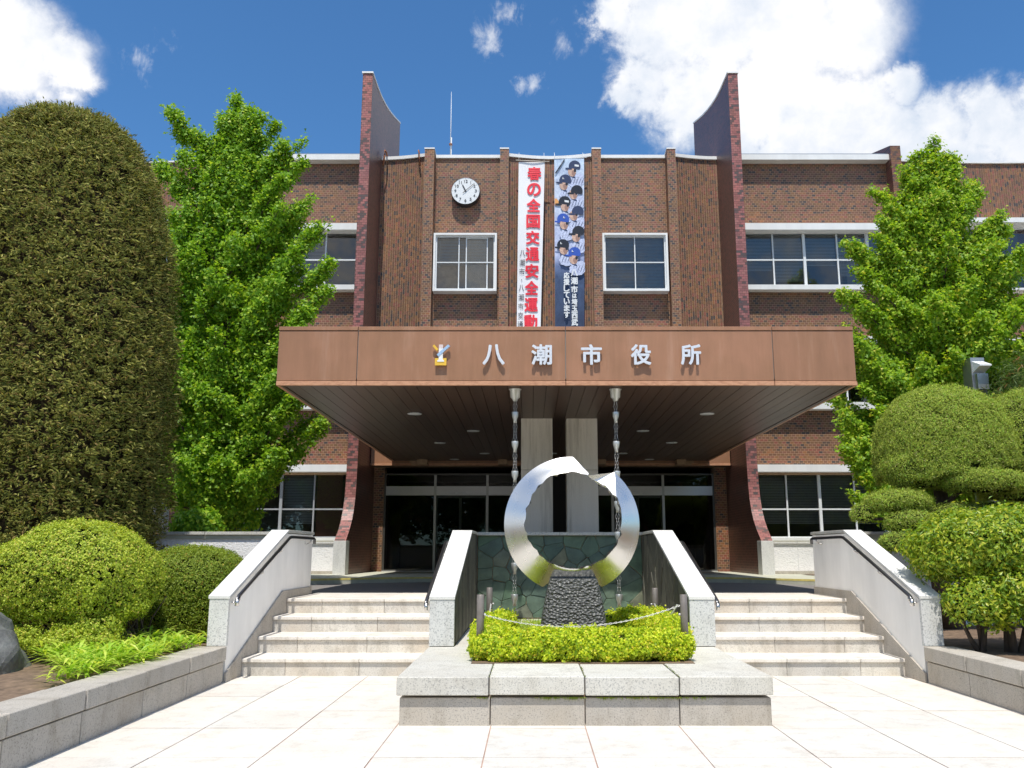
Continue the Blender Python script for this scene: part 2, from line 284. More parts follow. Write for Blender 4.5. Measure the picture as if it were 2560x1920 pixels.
def boxV(x0,x1,y0,y1,z0,z1): return [(x0,y0,z0),(x0,y1,z0),(x1,y1,z0),(x1,y0,z0),(x0,y0,z1),(x0,y1,z1),(x1,y1,z1),(x1,y0,z1)]
def box(name, x0,x1,y0,y1,z0,z1, mat, parent=None, bev=0, **props):
    V = boxV(x0,x1,y0,y1,z0,z1)
    if not bev: return mesh(name, V, BF, mat, parent, **props)
    bm = bmesh.new(); vs = [bm.verts.new(v) for v in V]
    for f in BF: bm.faces.new([vs[i] for i in f])
    bmesh.ops.bevel(bm, geom=bm.edges[:], offset=bev, segments=1, affect='EDGES'); me = bpy.data.meshes.new(name); bm.to_mesh(me); bm.free(); me.materials.append(MAT[mat])
    return link(bpy.data.objects.new(name, me), parent, **props)
def prism(name, prof, x0, x1, mat, parent=None, bev=0, **props):
    """profile in (y,z) extruded along x"""
    n = len(prof); V = [(x0, y, z) for y, z in prof] + [(x1, y, z) for y, z in prof]
    F = [tuple(range(n)), tuple(range(2*n-1, n-1, -1))] + [(i, i+n, (i+1) % n + n, (i+1) % n) for i in range(n)]
    o = mesh(name, V, F, mat, parent, **props)
    bm = bmesh.new(); bm.from_mesh(o.data); bmesh.ops.recalc_face_normals(bm, faces=bm.faces[:])
    if bev: bmesh.ops.bevel(bm, geom=bm.edges[:], offset=bev, segments=1, affect='EDGES')
    bm.to_mesh(o.data); bm.free(); return o
def tube(name, pts, r, mat, parent=None, seg=10, cap=True, radii=None, **props):
    V, F = tubeVF(pts, r, seg, cap, radii); return mesh(name, V, F, mat, parent, smooth=True, **props)
def tubeVF(pts, r, seg=8, cap=True, radii=None, off=0):
    pts = [Vector(p) for p in pts]; V = []; F = []; up = Vector((0.13, .31, .94))
    for i, p in enumerate(pts):
        d = (pts[min(i+1, len(pts)-1)] - pts[max(i-1, 0)]).normalized(); a = d.cross(up)
        if a.length < .05: a = d.cross(Vector((1,0,0)))
        a.normalize(); b = d.cross(a); rr = radii[i] if radii else r
        for k in range(seg): t = 2*math.pi*k/seg; V.append(p + a*(rr*math.cos(t)) + b*(rr*math.sin(t)))
    for i in range(len(pts)-1):
        for k in range(seg): F.append((off+i*seg+k, off+i*seg+(k+1) % seg, off+(i+1)*seg+(k+1) % seg, off+(i+1)*seg+k))
    if cap: F.append(tuple(off+k for k in range(seg))[::-1]); F.append(tuple(off+(len(pts)-1)*seg+k for k in range(seg)))
    return V, F
def lathe(name, prof, c, mat, parent=None, seg=20, **props):
    V = []; F = []
    for r, z in prof:
        for k in range(seg): t = 2*math.pi*k/seg; V.append((c[0]+r*math.cos(t), c[1]+r*math.sin(t), c[2]+z))
    for i in range(len(prof)-1):
        for k in range(seg): F.append((i*seg+k, i*seg+(k+1) % seg, (i+1)*seg+(k+1) % seg, (i+1)*seg+k))
    F.append(tuple(range(seg))[::-1]); F.append(tuple((len(prof)-1)*seg+k for k in range(seg)))
    return mesh(name, V, F, mat, parent, smooth=True, **props)
_gl = {}
def glyph(ch, extrude=.02, bold=0.0):
    k = (ch, extrude, bold)
    if k in _gl: return _gl[k]
    c = bpy.data.curves.new('text', 'FONT'); c.body = ch; c.extrude = extrude; c.offset = bold; c.resolution_u = 4
    o = bpy.data.objects.new('text', c); COL.objects.link(o)
    me = bpy.data.meshes.new_from_object(o.evaluated_get(bpy.context.evaluated_depsgraph_get()))
    V = np.array([v.co[:] for v in me.vertices]); F = [tuple(p.vertices) for p in me.polygons]
    bpy.data.objects.remove(o); bpy.data.curves.remove(c); bpy.data.meshes.remove(me)
    _gl[k] = (V, F); return _gl[k]
def put_glyph(name, ch, cx, cz, wdt, hgt, yfun, depth, mat, parent, bold=0.0, **props):
    """a letter in the x-z plane, facing the plaza; yfun(x,z) gives the surface it lies on; bold widens the strokes by shifted copies"""
    V0, F0 = glyph(ch, .02, 0.0); mn, mx = V0.min(0), V0.max(0); ce = (mn+mx)/2; ex = mx-mn
    hw = hgt-2*bold if hgt > 4*bold else hgt; sx = (wdt-2*bold)/ex[0] if ch != '1' else hw/ex[1]; szz = hw/ex[1]; V = []; F = []
    sh = [(0, 0)] if bold <= 0 else [(0, 0), (bold, 0), (-bold, 0), (0, bold), (0, -bold), (.7*bold, .7*bold), (-.7*bold, .7*bold), (.7*bold, -.7*bold), (-.7*bold, -.7*bold)]
    for q, (du, dv) in enumerate(sh):
        X = cx + (V0[:,0]-ce[0])*sx + du; Z = cz + (V0[:,1]-ce[1])*szz + dv
        yy = np.array([yfun(x, z) for x, z in zip(X, Z)]); Y = yy - (depth+.00025*q)*(V0[:,2]+.02)/.04 - .003 - .0002*q
        o = len(V); V += list(zip(X, Y, Z)); F += [tuple(k+o for k in f) for f in F0]
    return mesh(name, V, F, mat, parent, **props)

# ------------------------------------------------------------------ ground, plaza, driveway
def rect(name, x0,x1,y0,y1,z, mat, parent=None, **props): return mesh(name, [(x0,y0,z),(x1,y0,z),(x1,y1,z),(x0,y1,z)], [(0,1,2,3)], mat, parent, **props)
rect('ground', -900, 900, -900, 900, -.06, 'asphalt', kind='structure')
plaza = rect('plaza_pavement', -12, 13, -14, 13.6, -.005, 'grout', kind='structure')
xs = [-.328+.772*i for i in range(-4, 7)]; xs = [-3.42] + xs + [4.38]; xs = sorted(x for x in xs if -3.43 < x < 4.39)
ys = [10.40, 9.70, 8.92, 8.14, 7.37, 6.36] + [5.6-.77*i for i in range(0, 9)]
for j in range(len(ys)-1):
    for i in range(len(xs)-1):
        x0, x1, y1, y0 = xs[i]+.0045, xs[i+1]-.0045, ys[j]-.0045, ys[j+1]+.0045
        if x1-x0 < .05 or (x0 > -1.05 and x1 < 1.95 and y0 > 7.5): continue
        dz = rng.uniform(-.0015, .0015); t1, t2 = rng.uniform(-.0012, .0012, 2)
        V = boxV(x0, x1, y0, y1, -.004, dz); V[4] = (V[4][0], V[4][1], dz+t1); V[6] = (V[6][0], V[6][1], dz+t2)
        mesh('paving_slab', V, BF, 'paver', plaza)
rect('plaza_rear', -12, 13, -14, ys[-1], -.004, 'paver', kind='structure')
drive = box('driveway', -40, 40, 13.80, 25, -.03, .770, 'asphalt', kind='structure')
# raised walk with its curved yellow kerb line
cv = [(-40, 10.5+3), (-9, 14.6), (-6.5, 15.9), (-5, 16.9), (-4, 17.7), (-3.2, 18.35), (-2.4, 18.7), (-1, 18.82), (2.4, 18.82), (3.6, 18.7), (4.4, 18.3), (5.2, 17.4), (6.3, 16.2), (8.5, 14.9), (40, 13.8)]
V = [(x, y, .875) for x, y in cv] + [(x, 25, .875) for x, y in cv]; n = len(cv)
V += [(x, y, .75) for x, y in cv]
F = [(i, i+1, n+i+1, n+i) for i in range(n-1)] + [(2*n+i, 2*n+i+1, i+1, i) for i in range(n-1)]
walk = mesh('entrance_walk', V, F, 'sidewalk', kind='structure')
V = [(x, y-.004, .842) for x, y in cv] + [(x, y-.004, .880) for x, y in cv] + [(x, y+.07, .880) for x, y in cv]
mesh('yellow_kerb_line', V, [(i, i+1, n+i+1, n+i) for i in range(n-1)] + [(n+i, n+i+1, 2*n+i+1, 2*n+i) for i in range(n-1)], 'yellow_line', walk)

# ------------------------------------------------------------------ steps
SY = [10.347, 10.91, 11.50, 12.10]; RZ = .194; AX = .481
for side, (xa, xb) in (('left', (-3.335, -1.115)), ('right', (2.025, 4.312))):
    st = thing('entrance_steps', 'pale granite steps on the %s of the ring sculpture, rising to the driveway' % side, 'steps', ((xa+xb)/2, 10.4, 0), 'granite steps up to the entrance')
    jo = [-2.83, -1.98] if side == 'left' else [2.95, 3.80]
    for i, y in enumerate(SY):
        yb = SY[i+1] if i < 3 else 13.78; z0, z1 = RZ*i, RZ*(i+1)
        e = [xa] + jo + [xb]
        if i % 2: e = [xa] + [j+(.03 if side == 'right' else -.02) for j in jo] + [xb]
        for a, b in zip(e, e[1:]):
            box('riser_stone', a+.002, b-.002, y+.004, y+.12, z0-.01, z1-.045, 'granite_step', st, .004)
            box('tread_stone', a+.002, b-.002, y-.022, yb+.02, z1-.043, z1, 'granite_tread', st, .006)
        box('step_core', xa, xb, y+.10, 13.78, z0-.03, z1-.046, 'mortar', st)

# ------------------------------------------------------------------ outer stair parapets with handrails
def bracket(parent, x, y, z, s):
    tube('bracket', [(x, y, z-.01), (x+s*.0, y, z-.045), (x+s*.07, y, z-.075)], .008, 'rail_cap', parent, 6)
def parapet(side, s, xi, xo):      # xi: stair side, xo: garden side, s=+1 when garden lies to the right
    x0, x1 = min(xi, xo), max(xi, xo)
    t = thing('stair_parapet', 'tall white stair parapet with handrail at the far %s, beside the clipped shrubs' % side, 'parapet', ((xi+xo)/2, 10, 0), 'outer stair parapets')
    y0, y1, y2 = 9.84, 12.03, 13.44; za, zb = .935, 1.70
    prism('wall', [(y0+.02, -.02), (y2, -.02), (y2, zb-.05), (y1, zb-.05), (y0+.02, za-.06)], x0+.012, x1-.012, 'stucco', t)
    box('end_stone', x0+.002, x1-.002, y0-.02, y0+.035, .385, za-.035, 'granite_end', t, .003)
    sl = (zb-za)/(y1-y0); cut = [y0-.03, y0+.75, y0+1.48, y1]
    for a, b in zip(cut, cut[1:]):
        zl = za+(a-y0)*sl; zh = za+(b-y0)*sl
        prism('coping_stone', [(a+.002, zl-.035), (b-.002, zh-.035), (b-.002, zh), (a+.002, zl)], x0-.010, x1+.010, 'granite_white', t, .003)
    for a, b in ((y1, y1+.72), (y1+.72, y2+.02)):
        box('coping_stone', x0-.010, x1+.010, a+.002, b-.002, zb-.04, zb, 'granite', t, .003)
    a = xi-.0*s; f = xi - s*.012
    prism('skirting', [(y0-.0, -.01), (y2-.01, -.01), (y2-.01, .885), (11.90, .885), (y0-.0, .10)], min(xi+s*.011, f), max(xi+s*.011, f), 'granite_grey', t)
    hx = xi - s*.075
    rail = tube('handrail', [(hx, 9.86, .82), (hx, 9.87, .885), (hx, 9.91, .915), (hx, 11.86, 1.59), (hx, 11.95, 1.60), (hx, 13.16, 1.60), (hx, 13.22, 1.585), (hx, 13.22, 1.52)], .021, 'rail_metal', t, 12)
    tube('end_cap', [(hx, 9.858, .81), (hx, 9.868, .885)], .024, 'rail_cap', rail, 12)
    for yy, zz in ((9.95, .925), (10.75, 1.205), (11.5, 1.465), (13.0, 1.60)):
        bracket(rail, hx, yy, zz-.01, s)
        lathe('rosette', [(.001, 0), (.028, 0), (.028, .008), (.001, .008)], (hx+s*.066, yy, zz-.085), 'rail_cap', rail, 10)
    return t
parapet('left', -1, -3.345, -3.565); parapet('right', 1, 4.320, 4.545)
# inner flanking walls of the fountain bay
def vor_stones(name_, u0, u1, v0, v1, n, gap, mk, parent, top=None, seed=3, stretch=1.0):
    r = np.random.default_rng(seed); P = []
    tries = 0; dmin = .72*math.sqrt((u1-u0)*(v1-v0)/n)
    while len(P) < n and tries < 6000:
        p = (r.uniform(u0, u1), r.uniform(v0, v1)); tries += 1
        if all(math.hypot(p[0]-q[0], (p[1]-q[1])*stretch) > dmin for q in P): P.append(p)
    for i, p in enumerate(P):
        poly = [(u0,v0),(u1,v0),(u1,v1),(u0,v1)]
        if top: poly = [(u0,v0),(u1,v0)] + top
        for j, q in enumerate(P):
            if j == i: continue
            nx, ny = q[0]-p[0], (q[1]-p[1])*stretch**2; mx, my = (p[0]+q[0])/2, (p[1]+q[1])/2; c = nx*mx+ny*my; out = []
            for k in range(len(poly)):
                a, b = poly[k], poly[(k+1) % len(poly)]; da, db = nx*a[0]+ny*a[1]-c, nx*b[0]+ny*b[1]-c
                if da <= 0: out.append(a)
                if da*db < 0: tt = da/(da-db); out.append((a[0]+(b[0]-a[0])*tt, a[1]+(b[1]-a[1])*tt))
            poly = out
            if len(poly) < 3: break
        if len(poly) < 3: continue
        cu = sum(a[0] for a in poly)/len(poly); cvv = sum(a[1] for a in poly)/len(poly)
        rad = max(math.hypot(a[0]-cu, a[1]-cvv) for a in poly); k1 = 1-gap/rad; k2 = k1-.05
        # roughen the outline
        pl = []
        for k in range(len(poly)):
            a, b = poly[k], poly[(k+1) % len(poly)]; L = math.hypot(b[0]-a[0], b[1]-a[1])
            if L < .015: pl.append(a); continue
            pl.append(a)
            if L > .07: f = r.uniform(.35, .65); j = r.uniform(-.010, .004); pl.append((a[0]+(b[0]-a[0])*f + (cu-a[0])*0 - (b[1]-a[1])/L*j, a[1]+(b[1]-a[1])*f + (b[0]-a[0])/L*j))
        m_ = len(pl); d = r.uniform(.018, .034)
        V = [mk(cu+(a[0]-cu)*k1, cvv+(a[1]-cvv)*k1, 0) for a in pl] + [mk(cu+(a[0]-cu)*k1, cvv+(a[1]-cvv)*k1, d*.7) for a in pl] + [mk(cu+(a[0]-cu)*k2, cvv+(a[1]-cvv)*k2, d+r.uniform(-.003,.003)) for a in pl] + [mk(cu, cvv, d+r.uniform(-.002,.006))]
        F = [(k, (k+1) % m_, m_+(k+1) % m_, m_+k) for k in range(m_)] + [(m_+k, m_+(k+1) % m_, 2*m_+(k+1) % m_, 2*m_+k) for k in range(m_)] + [(2*m_+k, 2*m_+(k+1) % m_, 3*m_) for k in range(m_)]
        mesh(name_[0], V, F, name_[1], parent)
def flank(side, s, xa, xb):        # xa: bay side, xb: stair side ; s=+1 when the stair lies to the right
    x0, x1 = min(xa, xb), max(xa, xb)
    t = thing('bay_parapet', 'sloping white granite parapet just %s of the ring sculpture, dark split stone inside' % side, 'parapet', ((xa+xb)/2, 10, .38), 'walls flanking the fountain bay')
    y0, y1, y2 = 9.76, 12.45, 13.80; za, zb = .928, 1.705
    prism('wall', [(y0+.02, .0), (y2, .0), (y2, zb-.04), (y1, zb-.04), (y0+.02, za-.045)], x0+.03, x1-.006, 'slate_stone', t)
    if True:
        prism('side_facing', [(y0+.03, .0), (y2, .0), (y2, zb-.04), (y1, zb-.04), (y0+.03, za-.045)], min(xb-s*.006, xb), max(xb-s*.006, xb), 'stucco', t)
    box('end_stone', x0+.001, x1-.001, y0-.02, y0+.04, .392, za-.035, 'granite_end', t, .003)
    sl = (zb-za)/(y1-y0); cut = [y0-.03, y0+.95, y0+1.85, y1]
    for a, b in zip(cut, cut[1:]):
        zl = za+(a-y0)*sl; zh = za+(b-y0)*sl
        prism('coping_stone', [(a+.002, zl-.035), (b-.002, zh-.035), (b-.002, zh), (a+.002, zl)], x0-.004, x1+.004, 'granite_white', t, .003)
    box('coping_stone', x0-.004, x1+.004, y1+.002, y2+.02, zb-.04, zb, 'granite', t, .003)
    dx = -s
    zt = lambda y: za-.05+(min(y, y1)-y0)*sl
    mk = lambda u, v, d: (xa + dx*(d+.001) + s*.03, u, v)
    vor_stones(('split_stone', 'slate_stone'), y0+.06, 13.72, .395, zb-.05, 70, .003, mk, t, top=[(13.72, zb-.05), (y1, zb-.05), (y0+.06, zt(y0+.06))], seed=11 if s > 0 else 12, stretch=.33)
    hx = xb + s*.042
    rail = tube('handrail', [(hx, 9.77, .77), (hx, 9.78, .85), (hx, 9.82, .875), (hx, 11.85, 1.52), (hx, 11.95, 1.53), (hx, 12.5, 1.53)], .021, 'rail_metal', t, 12)
    tube('end_cap', [(hx, 9.768, .77), (hx, 9.778, .845)], .024, 'rail_cap', rail, 12)
    for yy, zz in ((9.95, .915), (10.8, 1.175), (11.6, 1.44)): bracket(rail, hx, yy, zz-.01, -s*.4)
    return t
flank('left', -1, -.838, -1.112); flank('right', 1, 1.743, 2.02)
# green crazy-paved back wall of the bay
bw = thing('bay_back_wall', 'green stone crazy-paved wall with thin granite coping behind the ring sculpture', 'wall', (AX, 13.8, .38))
box('backing', -.84, 1.745, 13.77, 13.95, .0, 1.655, 'mortar', bw)
vor_stones(('stone', 'green_stone'), -.835, 1.74, .40, 1.655, 58, .006, lambda u, v, d: (u, 13.768-d, v), bw, seed=5)
box('coping_stone', -.86, .45, 13.68, 13.98, 1.657, 1.705, 'granite', bw, .003); box('coping_stone', .454, 1.765, 13.68, 13.98, 1.657, 1.705, 'granite', bw, .003)

# ------------------------------------------------------------------ planter box in front of the bay
pl = thing('planter_box', 'low grey granite planter with thick capping stones in the middle of the plaza', 'planter', (AX-.03, 7.47, 0))
jx = [-1.087, -.335, .448, 1.228, 1.988]
for a, b in zip(jx, jx[1:]):
    box('base_stone', a+.004, b-.004, 7.47, 7.62, -.02, .218, 'granite_grey', pl, .005)
cx = [-1.111, -.345, .446, 1.225, 2.002]
for i, (a, b) in enumerate(zip(cx, cx[1:])):
    dz = (0, .003, -.002, .002)[i]
    box('cap_stone', a+.005, b-.005, 7.425+(.006 if i % 2 else 0), 8.275, .242+dz, .388+dz, 'granite', pl, .006)
for y0, y1 in ((8.28, 9.00), (9.005, 9.735)):
    box('cap_stone', -1.108, -.555, y0, y1, .242, .387, 'granite', pl, .004)
    box('cap_stone', 1.52, 2.0, y0, y1, .242, .387, 'granite', pl, .004)
for x0, x1 in ((-1.087, -1.0), (1.90, 1.988)):
    box('base_stone', x0, x1, 7.63, 9.8, -.02, .218, 'granite_grey', pl)
box('core', -1.07, 1.97, 7.6, 13.77, -.03, .24, 'mortar', pl)
box('bed_soil', -.84, 1.745, 9.74, 13.765, .235, .385, 'granite', pl)
box('bed_soil', -.55, 1.515, 8.28, 13.0, .245, .395, 'soil', pl)

def seam(n, f, L, up):
    Q = []
    for i in range(n):
        x, y, z = f(); a = rng.uniform(-1, 1); Q.append([(x, y, z), (x+.006, y, z), (x+a*L*.5+.003, y-.012, z+up*L*rng.uniform(.2, 1))])
    return np.array(Q)
tuft = [rng.uniform(-1.0, 1.95) for _ in range(16)]
o = quads('seam_weeds', np.concatenate([seam(420, lambda: (tuft[rng.integers(0, 16)]+rng.normal(0, .045), 7.462, .226), .035, -.9), seam(150, lambda: ([-.34, .447, 1.227][rng.integers(0, 3)]+rng.normal(0, .004), rng.uniform(7.43, 8.2), .384), .02, .8)]), 'leaf_azalea_dark'); o['kind'] = 'stuff'; o['label'] = 'tiny weeds growing in the seams of the planter'

# ------------------------------------------------------------------ low retaining walls of the garden beds
for side, s, xf in (('left', -1, -3.335), ('right', 1, 4.305)):
    t = thing('low_garden_wall', 'low grey granite wall edging the planting bed on the %s of the plaza' % side, 'wall', (xf+s*.2, 7, 0), 'low granite walls of the planting beds')
    js = [9.81, 8.80, 7.83, 6.79, 5.80, 4.8, 3.8, 2.8, 1.8] if s < 0 else [9.81, 8.89, 7.90, 6.9, 5.9, 4.9, 3.9, 2.9, 1.9]
    for k, (b, a) in enumerate(zip(js, js[1:])):
        o = rng.uniform(-.004, .004); x0, x1 = sorted((xf+o, xf+s*.33))
        box('cap_stone', x0, x1, a+.007, b-.007, .238, .385+rng.uniform(-.003,.003), 'granite_grey', t, .006)
        x0, x1 = sorted((xf+s*.022, xf+s*.28)); sh = rng.uniform(-.02, .02)
        box('base_stone', x0, x1, a+.006, b-.006, -.02, .224, 'granite_grey', t, .004)
    x0, x1 = sorted((xf+s*.05, xf+s*.25)); box('core', x0, x1, js[-1], js[0], -.02, .236, 'moss', t)
# bed soil and the rough white terrace walls behind the beds
for s, xf in ((-1, -3.66), (1, 4.63)):
    x0, x1 = sorted((xf, xf+s*14)); N = 36; V = []; F = []
    for j in range(N+1):
        for i in range(N+1):
            x = x0+(x1-x0)*i/N; y = 1.5+12.1*j/N; V.append((x, y, .32+.04*noise.noise((x*1.3, y*1.3, 0))))
    F = [(j*(N+1)+i, j*(N+1)+i+1, (j+1)*(N+1)+i+1, (j+1)*(N+1)+i) for j in range(N) for i in range(N)]
    mesh('planting_bed', V, F, 'soil', smooth=True, kind='structure')
    t = thing('terrace_wall', 'roughcast garden wall with stone coping behind the shrubs on the %s' % ('left' if s < 0 else 'right'), 'wall', (xf+s*3, 13.5, .3), 'terrace walls behind the planting beds')
    xa = -3.55 if s < 0 else 4.53; x0, x1 = sorted((xa, xa+s*13)); box('wall', x0, x1, 13.42, 13.62, .0, 1.60, 'roughcast', t)
    for k in range(9):
        a, b = sorted((xa+s*1.45*k, xa+s*1.45*(k+1))); box('coping_stone', a+.003, b-.003, 13.37, 13.66, 1.66, 1.705, 'granite', t, .003)
    box('ledge', x0, x1, 13.40, 13.63, 1.60, 1.66, 'sidewalk', t)
    # ground behind the terrace
    rect('tree_bed', *sorted((AX+s*5.9, AX+s*24)), 15.6, 20.8, .886, 'soil', kind='structure')

# ------------------------------------------------------------------ entrance canopy
can = thing('entrance_canopy', 'wide flat brown entrance canopy with silver characters, carried on two pale concrete columns', 'canopy', (.52, 15.75, .77))
cx0, cx1, cy = -3.760, 4.812, 12.45
box('roof_slab', cx0+.03, cx1-.03, cy+.03, 23.3, 3.92, 4.66, 'roof_grey', can)
pj = [cx0, -2.574, .517, 3.598, cx1]
for a, b in zip(pj, pj[1:]):
    box('fascia_panel', a+.006, b-.006, cy, cy+.025, 3.884, 4.640, 'fascia', can, .003)
    box('top_trim', a+.004, b-.004, cy-.010, cy+.05, 4.648, 4.705, 'fascia', can, .003)
    box('bottom_trim', a+.004, b-.004, cy-.008, cy+.045, 3.812, 3.876, 'fascia_edge', can, .003)
for x, x2 in ((cx0, cx0+.025), (cx1-.025, cx1)):
    for k in range(4):
        ya = cy+.03+k*2.7; box('fascia_panel', x, x2, ya+.006, ya+2.694, 3.884, 4.70, 'fascia', can)
        box('bottom_trim', min(x, x2)-.002, max(x, x2)+.02, ya+.004, ya+2.696, 3.814, 3.876, 'fascia_edge', can)
box('joint_backing', cx0+.035, cx1-.035, cy+.03, 23.3, 3.86, 3.9, 'interior_dark', can)
nb_ = 43; bw_ = (cx1-cx0-.20)/nb_
for i in range(nb_):
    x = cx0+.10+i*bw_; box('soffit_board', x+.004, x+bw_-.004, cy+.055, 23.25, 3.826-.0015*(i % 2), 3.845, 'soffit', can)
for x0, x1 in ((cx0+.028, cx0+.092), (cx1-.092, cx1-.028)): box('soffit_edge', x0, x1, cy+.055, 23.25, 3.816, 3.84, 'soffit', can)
for x0, x1 in ((-.178, .400), (.659, 1.229)):
    for z0, z1 in ((.775, 2.87), (2.876, 3.83)): box('column', x0, x1, 15.75, 16.2, z0, z1, 'concrete', can, .006)
for (x, y) in ((-2.07,15.14),(-1.17,17.35),(-2.05,19.3),(-1.15,21.4),(-2.03,22.8),(3.14,15.14),(2.28,17.35),(3.17,19.25),(2.29,21.4),(3.15,22.8),(.53,21.4)):
    d = lathe('downlight', [(.085, .0), (.125, .0), (.13, .010), (.085, .014)], (x, y, 3.808), 'white_frame', can, 20)
    lathe('lamp_glass', [(.001, .002), (.083, .002), (.083, .012), (.001, .012)], (x, y, 3.808), 'lamp_glass', d, 16)
for ch, x0, x1 in (('八', -.713, -.384), ('潮', .006, .313), ('市', .742, 1.052), ('役', 1.479, 1.779), ('所', 2.215, 2.518)):
    put_glyph('letter', ch, (x0+x1)/2, 4.264, x1-x0, .312, lambda x, z: cy-.03, .030, 'letter_metal', can, .0085)
    for dx in (-.07, .07): tube('letter_pin', [((x0+x1)/2+dx, cy, 4.26), ((x0+x1)/2+dx, cy-.035, 4.26)], .005, 'dark_metal', can, 6)
# city emblem: yellow base, pale stem, yellow and blue arms
def slab2(name, P, d0, d1, mat, parent):
    n = len(P); V = [(x, cy-d0, z) for x, z in P] + [(x, cy-d1, z) for x, z in P]
    return mesh(name, V, [tuple(range(n))[::-1], tuple(range(n, 2*n))] + [(i, (i+1) % n, (i+1) % n+n, i+n) for i in range(n)], mat, parent)
em = slab2('emblem', [(-1.415,4.103),(-1.245,4.103),(-1.245,4.210),(-1.415,4.210)], .03, .06, 'yellow', can)
slab2('emblem_stem', [(-1.380,4.155),(-1.280,4.155),(-1.280,4.178),(-1.300,4.185),(-1.300,4.36),(-1.360,4.36),(-1.360,4.185),(-1.380,4.178)], .031, .066, 'white_paint', em)
slab2('emblem_tip', [(-1.360,4.362),(-1.300,4.362),(-1.300,4.414),(-1.360,4.414)], .031, .066, 'pinkwhite', em)
slab2('emblem_arm', [(-1.455,4.395),(-1.430,4.417),(-1.366,4.345),(-1.392,4.322)], .031, .063, 'yellow', em)
slab2('emblem_arm', [(-1.390,4.262),(-1.362,4.232),(-1.196,4.390),(-1.224,4.416)], .034, .072, 'skyblue', em)

# ------------------------------------------------------------------ rain chains
def torusVF(c, a, b, r, ax, seg=10, sg=5):
    """elongated link; long axis z, lying in the plane spanned by z and ax"""
    V = []; F = []; A = Vector(ax); Z = Vector((0,0,1)); N_ = A.cross(Z)
    for i in range(seg):
        t = 2*math.pi*i/seg; p = A*(a*math.cos(t)) + Z*(b*math.sin(t)); n_ = (A*math.cos(t)+Z*math.sin(t)).normalized()
        for k in range(sg): u = 2*math.pi*k/sg; V.append(tuple(Vector(c)+p+n_*(r*math.cos(u))+N_*(r*math.sin(u))))
    for i in range(seg):
        for k in range(sg): F.append((i*sg+k, i*sg+(k+1) % sg, ((i+1) % seg)*sg+(k+1) % sg, ((i+1) % seg)*sg+k))
    return V, F
def rain_chain(x, side):
    y = 12.80; t = thing('rain_chain', 'rain chain of pale metal cups hanging from the canopy on the %s side' % side, 'rain chain', (x, y, .42), 'rain chains hanging from the canopy')
    lathe('funnel', [(.095, .0), (.095, -.012), (.078, -.02), (.072, -.13), (.045, -.150), (.034, -.185), (.02, -.185), (.02, -.1), (.06, -.02), (.06, 0)], (x, y, 3.822), 'cup_metal', t, 20)
    tops = [3.47-.445*i for i in range(7)]
    z = 3.64
    for zt in tops + [.42]:
        V = []; F = []; n = max(2, int(round((z-zt-.01)/.050)))
        st = (z-zt)/n
        for s_ in (-.016, .016):
            for i in range(n):
                a, b = torusVF((x+s_*(1+.25*math.sin(i*1.7)), y, z-st*(i+.5)), .0125, st*.60, .0018, (1,0,0) if i % 2 else (.35,.94,0)); o = len(V); V += a; F += [tuple(q+o for q in f) for f in b]
        mesh('chain', V, F, 'chain_metal', t, smooth=True)
        if zt > .5:
            lathe('cup', [(.050, 0), (.052, -.004), (.046, -.07), (.026, -.118), (.026, -.165), (.018, -.165), (.018, -.115), (.042, -.06), (.046, 0)], (x, y, zt), 'cup_metal', t, 18)
        z = zt-.15
rain_chain(-.236, 'left'); rain_chain(1.279, 'right')

# ------------------------------------------------------------------ town hall
hall = thing('town_hall', 'three-storey brown brick town hall with two tall curved fins and white framed windows', 'building', (AX, 23.3, .87))
BL, BH, JN = .1095, .0655, .0085
def brick_rects(U0, U1, V0, V1, holes=(), vertical=False, seed=0):
    r = np.random.default_rng(seed); out = []
    if vertical: A0, A1, B0, B1 = V0, V1, U0, U1
    else: A0, A1, B0, B1 = U0, U1, V0, V1
    nr = int(math.ceil((B1-B0)/BH-1e-6))
    for j in range(nr):
        b0 = B0+j*BH; b1 = min(b0+BH, B1)
        if b1-b0 < .02: continue
        off = r.uniform(0, BL) if vertical else (BL/2 if j % 2 else 0)
        segs = [(A0, A1)]
        for (u0, u1, v0, v1) in holes:
            hb0, hb1, ha0, ha1 = (u0, u1, v0, v1) if vertical else (v0, v1, u0, u1)
            if hb1 > b0+.3*BH and hb0 < b1-.3*BH:
                ns = []
                for a, c in segs:
                    if ha0 > a: ns.append((a, min(c, ha0)))
                    if ha1 < c: ns.append((max(a, ha1), c))
                segs = [q for q in ns if q[1]-q[0] > .01]
        k0 = int((A0-off)/BL)-1
        for a, c in segs:
            k = math.floor((a-off)/BL)
            while off+k*BL < c:
                x0 = max(a, off+k*BL); x1 = min(c, off+(k+1)*BL); k += 1
                if x1-x0 < .022: continue
                g = JN/2; q = (x0+g, x1-g, b0+g, b1-g)
                out.append((q[2], q[3], q[0], q[1]) if vertical else q)
    return out
